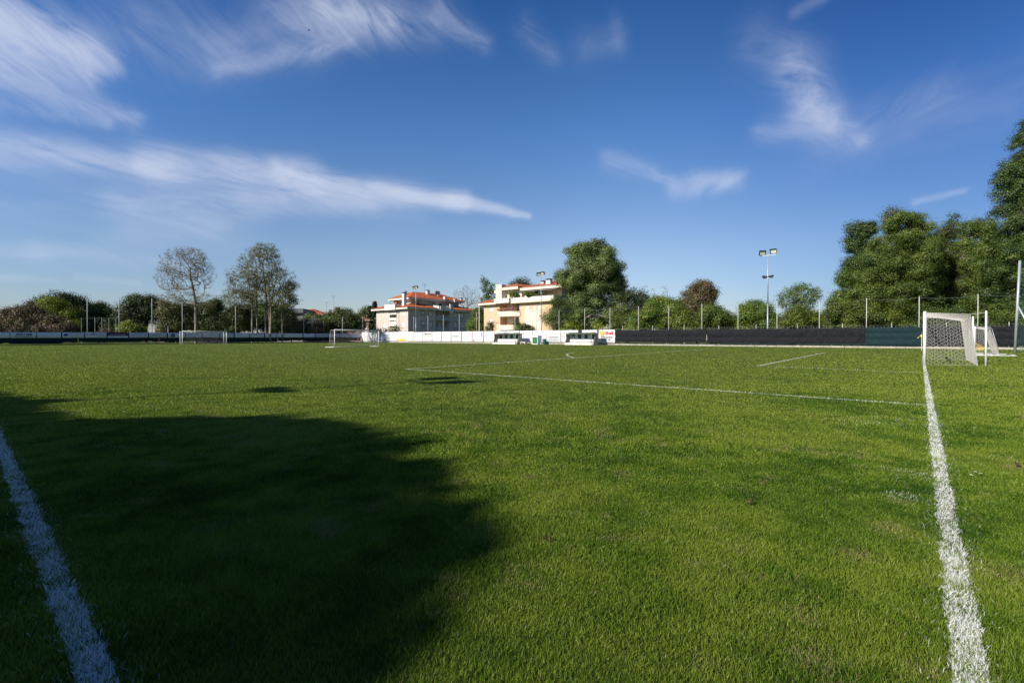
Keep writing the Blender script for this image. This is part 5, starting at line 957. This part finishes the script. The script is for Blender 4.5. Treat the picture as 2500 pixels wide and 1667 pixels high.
rs = NR(31); YS = 152; p = at(915, VH, YS); p.z = 0; t = thing('spruce_tree', 'dark pointed spruce left of the grey apartment block', 'tree', p, 0)
hs = H+(VH-733)/F*YS; C = []; 
for cx_, h_ in ((0, hs), (-1.5, hs*.88)):
    for k in range(30):
        z = h_*(.18+.8*k/30); rr = (1-k/30)*2.9*(.75+.5*rs.rand())+.12
        for a in rs.uniform(0, 6.28, 14): C.append((cx_+rr*math.cos(a)*rs.uniform(.5, 1), rr*math.sin(a)*rs.uniform(.5, 1), z-.3*rr))
C = np.array(C); V, tn = leaf_quads(rs, C, np.full(len(C), .45), 14, .26, tint0=rs.normal(.4, .15, len(C)), asp=2.4); link('crown', np_mesh('crown', V, np.arange(len(V)).reshape(-1, 4), {'tint': tn}), LM['pine'], t); MB().cyl((0,0,0), (0,0,hs*.97), .16, .02, 7).cyl((-1.5,0,0), (-1.5,0,hs*.85), .12, .02, 6).build('trunk', bark, t)
tree('leafy tree with brown and green leaves below the spruce', 'tree', 'dark', 158, [(899,772,14,20),(888,785,12,14),(905,795,14,16)], 898, seed=32, extra=('olive', .4))
tree('light green tree touching the left end of the grey apartment block', 'tree', 'green', 153, [(909,790,13,20),(903,803,12,12),(914,777,8,14)], 907, seed=33, extra=('bright', .3))
tree('low weedy shrubs at the foot of the grey apartment block', 'shrub', 'olive', 127, [(925,808,6,4),(945,810,9,3),(962,808,8,4),(968,803,4,4)], 940, seed=34, name='shrub', dens=.6)
bare_tree('bare grey tree behind the right end of the grey apartment block', 168, [(1138,715,14,24),(1118,722,16,20),(1160,722,14,24),(1140,740,22,18),(1165,745,10,12)], 1142, 770, 900, r0=.28, seed=35, leaf_n=0, rt=.014, mb=mat('bark_grey', (.20,.17,.16), (.13,.11,.10), 2, .9))
bare_tree('thin poplar with sparse green leaves left of the yellow apartment block', 150, [(1190,706,12,26),(1180,695,7,20),(1205,715,10,24),(1187,735,16,18)], 1190, 760, 240, m='green', leaf_n=13, r0=.2, seed=36, leaf=.8, cr=.9, shade=.55)
tree('green trees filling the gap between the two apartment blocks', 'tree', 'green', 134, [(1169,778,12,22),(1178,790,10,22),(1160,800,12,14),(1172,758,8,12)], 1170, seed=37, extra=('olive', .3))
tree('round bush left of the pale column between the blocks', 'bush', 'bright', 128, [(1153,804,9,9),(1162,808,8,6)], 1155, seed=38, name='bush')
tree('dark domed pine top showing above the yellow apartment block', 'tree', 'pine', 150, [(1272,694,21,15),(1260,700,14,10),(1285,700,12,10),(1272,735,8,30)], 1272, seed=39, name='pine_tree', bumps=.08, boughs=False)
tree('small round topped magnolia in front of the yellow block, left of the balconies', 'tree', 'olive', 104, [(1197,800,8,9),(1200,793,5,5),(1193,806,7,6)], 1198, r0=.09, seed=40, sp=.7, dens=.8)
tree('spiky green shrub in front of the balconies of the yellow block', 'shrub', 'green', 99.5, [(1268,801,9,10),(1262,795,4,8),(1275,806,8,6)], 1268, seed=41, name='shrub', sp=.7, extra=('bright', .3), asp=3)
tree('yellowish green shrub right of the spiky one before the yellow block', 'shrub', 'olive', 98.5, [(1286,802,9,8),(1280,796,4,6),(1296,807,6,5)], 1286, seed=42, name='shrub', sp=.7, extra=('bright', .4), asp=3)
for (u, v, ru, rv, sd, lb) in ((1250,719,6,5,50,'yellow green potted shrub on the left roof terrace of the yellow block'),(1262,723,6,7,51,'darker shrub hanging over the terrace corner of the yellow block'),(1291,718,9,5,52,'arching green plant under the terrace awning of the yellow block'),(1314,716,8,6,53,'leafy plant at the right end under the terrace awning')):
    rs = NR(sd); Y = 104.5 if u > 1270 else 110; c = at(u, v, Y); zb = 9.6; o = thing('potted_plant', lb, 'plant', (c.x, c.y, zb), 0, 'plants on the roof terraces'); k = Y/F; C, O = clusters(rs, [(0, 0, c.z-zb, ru*k, ru*k, rv*k*1.1)], .4); V, tn = leaf_quads(rs, C, np.full(len(C), .35), 16, .2, tint0=rs.normal(.55, .15, len(C)), asp=2.4); link('foliage', np_mesh('foliage', V, np.arange(len(V)).reshape(-1, 4), {'tint': tn}), LM['bright' if sd == 50 else 'green'], o); MB().cyl((0,0,.62),(0,0,.95), .16, .22, 8).cyl((0,0,.95),(0,0,max(1.0,c.z-zb)), .03, n=5).build('pot', tiles_old, o)

# centre: big poplar and the trees behind the black screen
tree('very big green poplar beside the yellow apartment block', 'tree', 'poplar', 96, [(1440,650,62,44),(1420,625,40,28),(1480,645,36,40),(1405,680,42,40),(1460,700,52,46),(1495,685,26,44),(1410,730,46,34),(1445,605,30,16),(1385,770,44,34),(1450,770,56,40),(1500,770,34,40),(1380,795,40,20)], 1432, r0=.42, seed=60, bumps=.2, dens=.95, core=.55, extra=('green', .25), mb=bark_pale)
tree('long leafy boughs reaching left of the big poplar over the yellow wall', 'tree', 'poplar', 93, [(1352,770,16,9),(1337,782,14,9),(1356,795,18,11),(1345,757,10,7),(1330,772,9,4),(1362,735,16,9)], 1368, r0=.10, seed=61, dens=.8, extra=('green', .3))
tree('pale green sapling at the foot of the big poplar, left of the right dugout', 'bush', 'bright', 90, [(1392,797,13,7),(1400,803,12,6),(1380,806,9,5)], 1394, seed=62, name='bush')
tree('bright green leafy sprig behind the Red lettered banner'.replace('Red', 'red'), 'bush', 'bright', 86, [(1462,797,8,6),(1470,804,8,5)], 1464, seed=63, name='bush')
tree('dark flat topped pine behind the right side of the big poplar', 'tree', 'pine', 118, [(1545,728,32,20),(1520,722,20,14),(1568,735,22,18),(1535,760,22,22),(1560,755,20,22)], 1532, r0=.4, seed=64, name='pine_tree', bumps=.1, boughs=False)
tree('green bush with some orange leaves right of the big poplar trunk', 'bush', 'deep', 90, [(1515,790,20,22),(1530,775,12,14),(1500,802,18,14)], 1516, seed=65, name='bush', extra=('rust', .06))
tree('feathery bright green bush behind the black screen, third pole from the poplar', 'bush', 'green', 84, [(1575,782,28,22),(1560,795,26,20),(1590,768,20,14),(1545,803,20,12)], 1572, seed=66, name='bush', extra=('bright', .55), flat=.35)
tree('tall green tree with upright sprays between two net poles', 'tree', 'green', 92, [(1620,765,34,30),(1640,748,24,20),(1600,745,18,18),(1655,780,26,28),(1630,795,46,20)], 1628, seed=67, extra=('bright', .45), bumps=.25)
bare_tree('thin upright leafless sprays above the green trees right of the dark pine', 98, [(1595,720,12,22),(1620,715,14,24),(1572,715,12,20),(1600,745,40,24)], 1602, 770, 150, m='bright', leaf_n=5, r0=.10, seed=68, leaf=.7, rt=.012)
tree('round reddish brown tree with thin foliage, left of the tallest looking mast', 'tree', 'rust', 98, [(1700,725,30,28),(1722,720,22,24),(1690,750,36,30),(1725,760,24,30),(1712,702,20,12)], 1702, seed=69, dens=.75, extra=('olive', .5), bumps=.14)
tree('green round crown below the reddish brown tree', 'tree', 'deep', 84, [(1728,780,36,24),(1755,785,28,26),(1735,762,24,14),(1700,795,30,20),(1770,800,18,14)], 1735, seed=70, extra=('green', .5))
tree('green bushes left of the reddish brown tree', 'bush', 'deep', 82, [(1672,790,26,24),(1660,770,16,16),(1690,803,22,14)], 1672, seed=71, name='bush', extra=('bright', .3))
tree('low olive tree in the gap left of the round green trees', 'tree', 'olive', 92, [(1792,792,18,16),(1785,775,9,8),(1802,800,16,12)], 1792, seed=72, extra=('green', .3))
tree('round bright green tree left of the tall floodlight mast', 'tree', 'green', 82, [(1835,765,28,26),(1818,785,24,26),(1845,748,18,14),(1850,790,26,26)], 1835, seed=73, extra=('bright', .35))
tree('green tree directly behind the tall floodlight mast', 'tree', 'green', 80, [(1868,770,20,28),(1878,790,20,24),(1862,750,12,12),(1885,802,16,14)], 1870, seed=74, extra=('deep', .4))
bare_tree('young fan shaped green tree right of the tall floodlight mast', 80, [(1950,720,42,26),(1925,730,26,26),(1985,722,22,22),(1955,700,22,12),(1952,750,34,20),(1905,740,12,12)], 1955, 795, 420, m='green', leaf_n=16, r0=.16, seed=75, leaf=.85, cr=.65, shade=.5)
tree('bushy undergrowth with reddish tips below the fan shaped tree', 'bush', 'deep', 78, [(1930,785,28,22),(1970,782,32,24),(1945,765,24,14),(1995,795,22,16),(1905,802,18,12)], 1950, seed=76, name='bush', extra=('bright', .25))
tree('small leafy bush between two net poles at the left foot of the big right trees', 'bush', 'green', 72, [(2030,800,16,10),(2016,780,8,14),(2045,790,14,14)], 2030, seed=77, name='bush', extra=('olive', .3))

# right: the big trees behind the large goal
BR = dict(group='big trees behind the large goal')
tree('dark glossy tree top standing out on the left of the big right trees', 'tree', 'dark', 76, [(2090,575,28,24),(2080,555,13,12),(2112,560,22,20),(2095,620,26,34),(2075,655,22,26),(2120,640,30,60),(2105,700,36,50)], 2105, r0=.34, seed=80, bumps=.28, **BR)
tree('massive green broadleaf tree behind the left post of the large goal', 'tree', 'deep', 68, [(2180,600,52,52),(2145,650,48,50),(2235,590,44,48),(2185,545,30,24),(2228,545,24,26),(2210,660,62,60),(2130,710,50,50),(2250,700,50,56),(2180,720,60,50),(2262,620,26,40)], 2200, r0=.55, seed=81, bumps=.24, extra=('green', .35), dens=1.0, leaf=.95, **BR)
tree('feathery spray of lighter leaves at the top of the massive tree', 'tree', 'olive', 70, [(2170,518,16,12),(2178,530,20,14),(2160,540,14,14)], 2176, r0=.08, seed=82, dens=.6, bumps=.3, **BR)
tree('grey green willow like foliage at the lower left of the big right trees', 'tree', 'green', 70, [(2072,680,22,22),(2060,665,12,10),(2055,730,26,20),(2085,720,28,28),(2040,735,14,10)], 2078, r0=.18, seed=83, dens=.75, bumps=.3, extra=('olive', .4), **BR)
tree('lower green bushes behind the screen left of the large goal', 'bush', 'deep', 66, [(2065,780,44,26),(2120,780,44,28),(2175,785,40,24),(2040,760,30,24),(2090,752,40,20)], 2100, seed=84, name='bush', extra=('bright', .22))
tree('dark bushes behind the screen and the large goal', 'bush', 'dark', 66, [(2240,775,40,34),(2290,780,40,30),(2340,780,40,28),(2390,785,36,24)], 2290, seed=85, name='bush', extra=('green', .3))
tree('brownish green tree with a thin top right of the massive tree', 'tree', 'olive', 72, [(2300,610,28,50),(2315,570,18,26),(2290,660,36,50),(2325,650,24,60),(2300,720,36,40)], 2306, r0=.3, seed=86, bumps=.28, dens=.75, extra=('deep', .5), **BR)
tree('slim spray topped tree rising behind the large goal', 'tree', 'dark', 74, [(2322,535,10,12),(2325,555,13,12),(2310,570,12,14),(2335,575,12,14)], 2322, r0=.12, seed=87, bumps=.3, dens=.7, **BR)
tree('broad dark green tree behind the portable goal', 'tree', 'deep', 68, [(2385,590,42,46),(2365,560,22,20),(2405,548,20,18),(2375,650,46,56),(2420,640,36,60),(2365,720,44,46),(2420,715,42,44)], 2386, r0=.4, seed=88, bumps=.26, extra=('green', .4), **BR)
tree('towering dark tree rising out of the frame at the right edge', 'tree', 'dark', 62, [(2470,420,30,34),(2445,440,22,22),(2510,380,40,60),(2500,330,24,36),(2455,475,26,18),(2500,470,50,40),(2490,560,50,60),(2440,520,22,16),(2480,640,60,60),(2530,560,50,120),(2480,730,60,60)], 2500, r0=.6, seed=89, bumps=.3, extra=('green', .2), dens=.95, **BR)
tree('green bushes behind the screen at the right edge', 'bush', 'deep', 62, [(2440,775,36,28),(2490,770,40,34),(2540,770,40,34)], 2480, seed=90, name='bush', extra=('green', .4))
tree('dim row of trees further back closing the gaps of the right group', 'tree', 'dark', 90, [(2160,755,60,40),(2260,745,70,50),(2350,740,60,55),(2440,730,60,60),(2520,700,60,90)], 2300, r0=.5, seed=91, bumps=.2)

# trees beyond the left edge of the view whose shadows fall across the pitch corner
def side_tree(label, pos, ells, seed, m='deep'):
    rs = NR(seed); t = thing('tree', label, 'tree', (pos[0], pos[1], 0), 0, 'trees beyond the left edge casting the long shadow'); C, O = clusters(rs, ells, .55, .10, .2); V, tn = leaf_quads(rs, C, np.full(len(C), .42), 38, .18, outdir=O, tint0=rs.normal(.5, .15, len(C)))
    C2, O2 = clusters(rs, [(*e[:3], e[3]*.75, e[4]*.75, e[5]*.75) for e in ells], .8, .1, .2); V2, tn2 = leaf_quads(rs, C2, np.full(len(C2), .7), 40, .28, tint0=rs.normal(.5, .15, len(C2))); V = np.concatenate([V, V2]); tn = np.concatenate([tn, tn2])
    link('crown', np_mesh('crown', V, np.arange(len(V)).reshape(-1, 4), {'tint': tn}), LM[m], t); hh = min(e[2] for e in ells)*.8; A_, par, w = skeleton(rs, [(0, 0, hh*i/4) for i in range(5)], C[rs.choice(len(C), 60, False)], 1.0); branch_mesh(A_, par, w, .32, .02, 'trunk', bark, t)
def ap(a, p): q = SD*a+nS*p; return q
def shadow_tree(label, perp, ells, seed, a0=-16):
    q = ap(a0, perp); side_tree(label, q, [((da*SD[0]+dp*nS[0]), (da*SD[1]+dp*nS[1]), z, r, r, rz) for da, dp, z, r, rz in ells], seed)
TOPS = np.array([(2.0,11.0),(2.6,11.25),(3.4,11.6),(4.6,11.8),(6.4,11.75),(7.7,11.4),(9.3,10.0),(10.9,9.25),(14.6,8.6),(16.2,7.7),(20,7.0),(24,6.2)])
def profile_tree(label, p0, p1, seed):
    r = NR(seed); c = (p0+p1)/2; E = []; p = p0
    while p < p1:
        tz = np.interp(p, TOPS[:,0], TOPS[:,1])+r.uniform(-.2, .05); rr = r.uniform(.75, 1.05)
        for da, dz in ((r.uniform(-.9, -.2), 1.1), (r.uniform(-1.2, -.2), 2.0), (r.uniform(-.8, 0), 3.1), (0, 4.2), (0, 5.4), (0, 6.6)):
            if tz-dz > 2.2: E.append((da, p-c, tz-dz-.25, rr*1.15, rr, 1.0))
        p += rr*.85
    shadow_tree(label, c, [(da, dp, z, a_, rz) for da, dp, z, a_, b_, rz in E], seed)
profile_tree('tree out of view behind the photographer, nearest the touchline corner', 2.2, 7.6, 101)
profile_tree('tree out of view to the left, second from the photographer', 7.8, 11.6, 102)
profile_tree('tree out of view to the left, third from the photographer', 12.0, 16.2, 103)
profile_tree('tree out of view to the left, farthest from the photographer', 17.5, 22.0, 104)
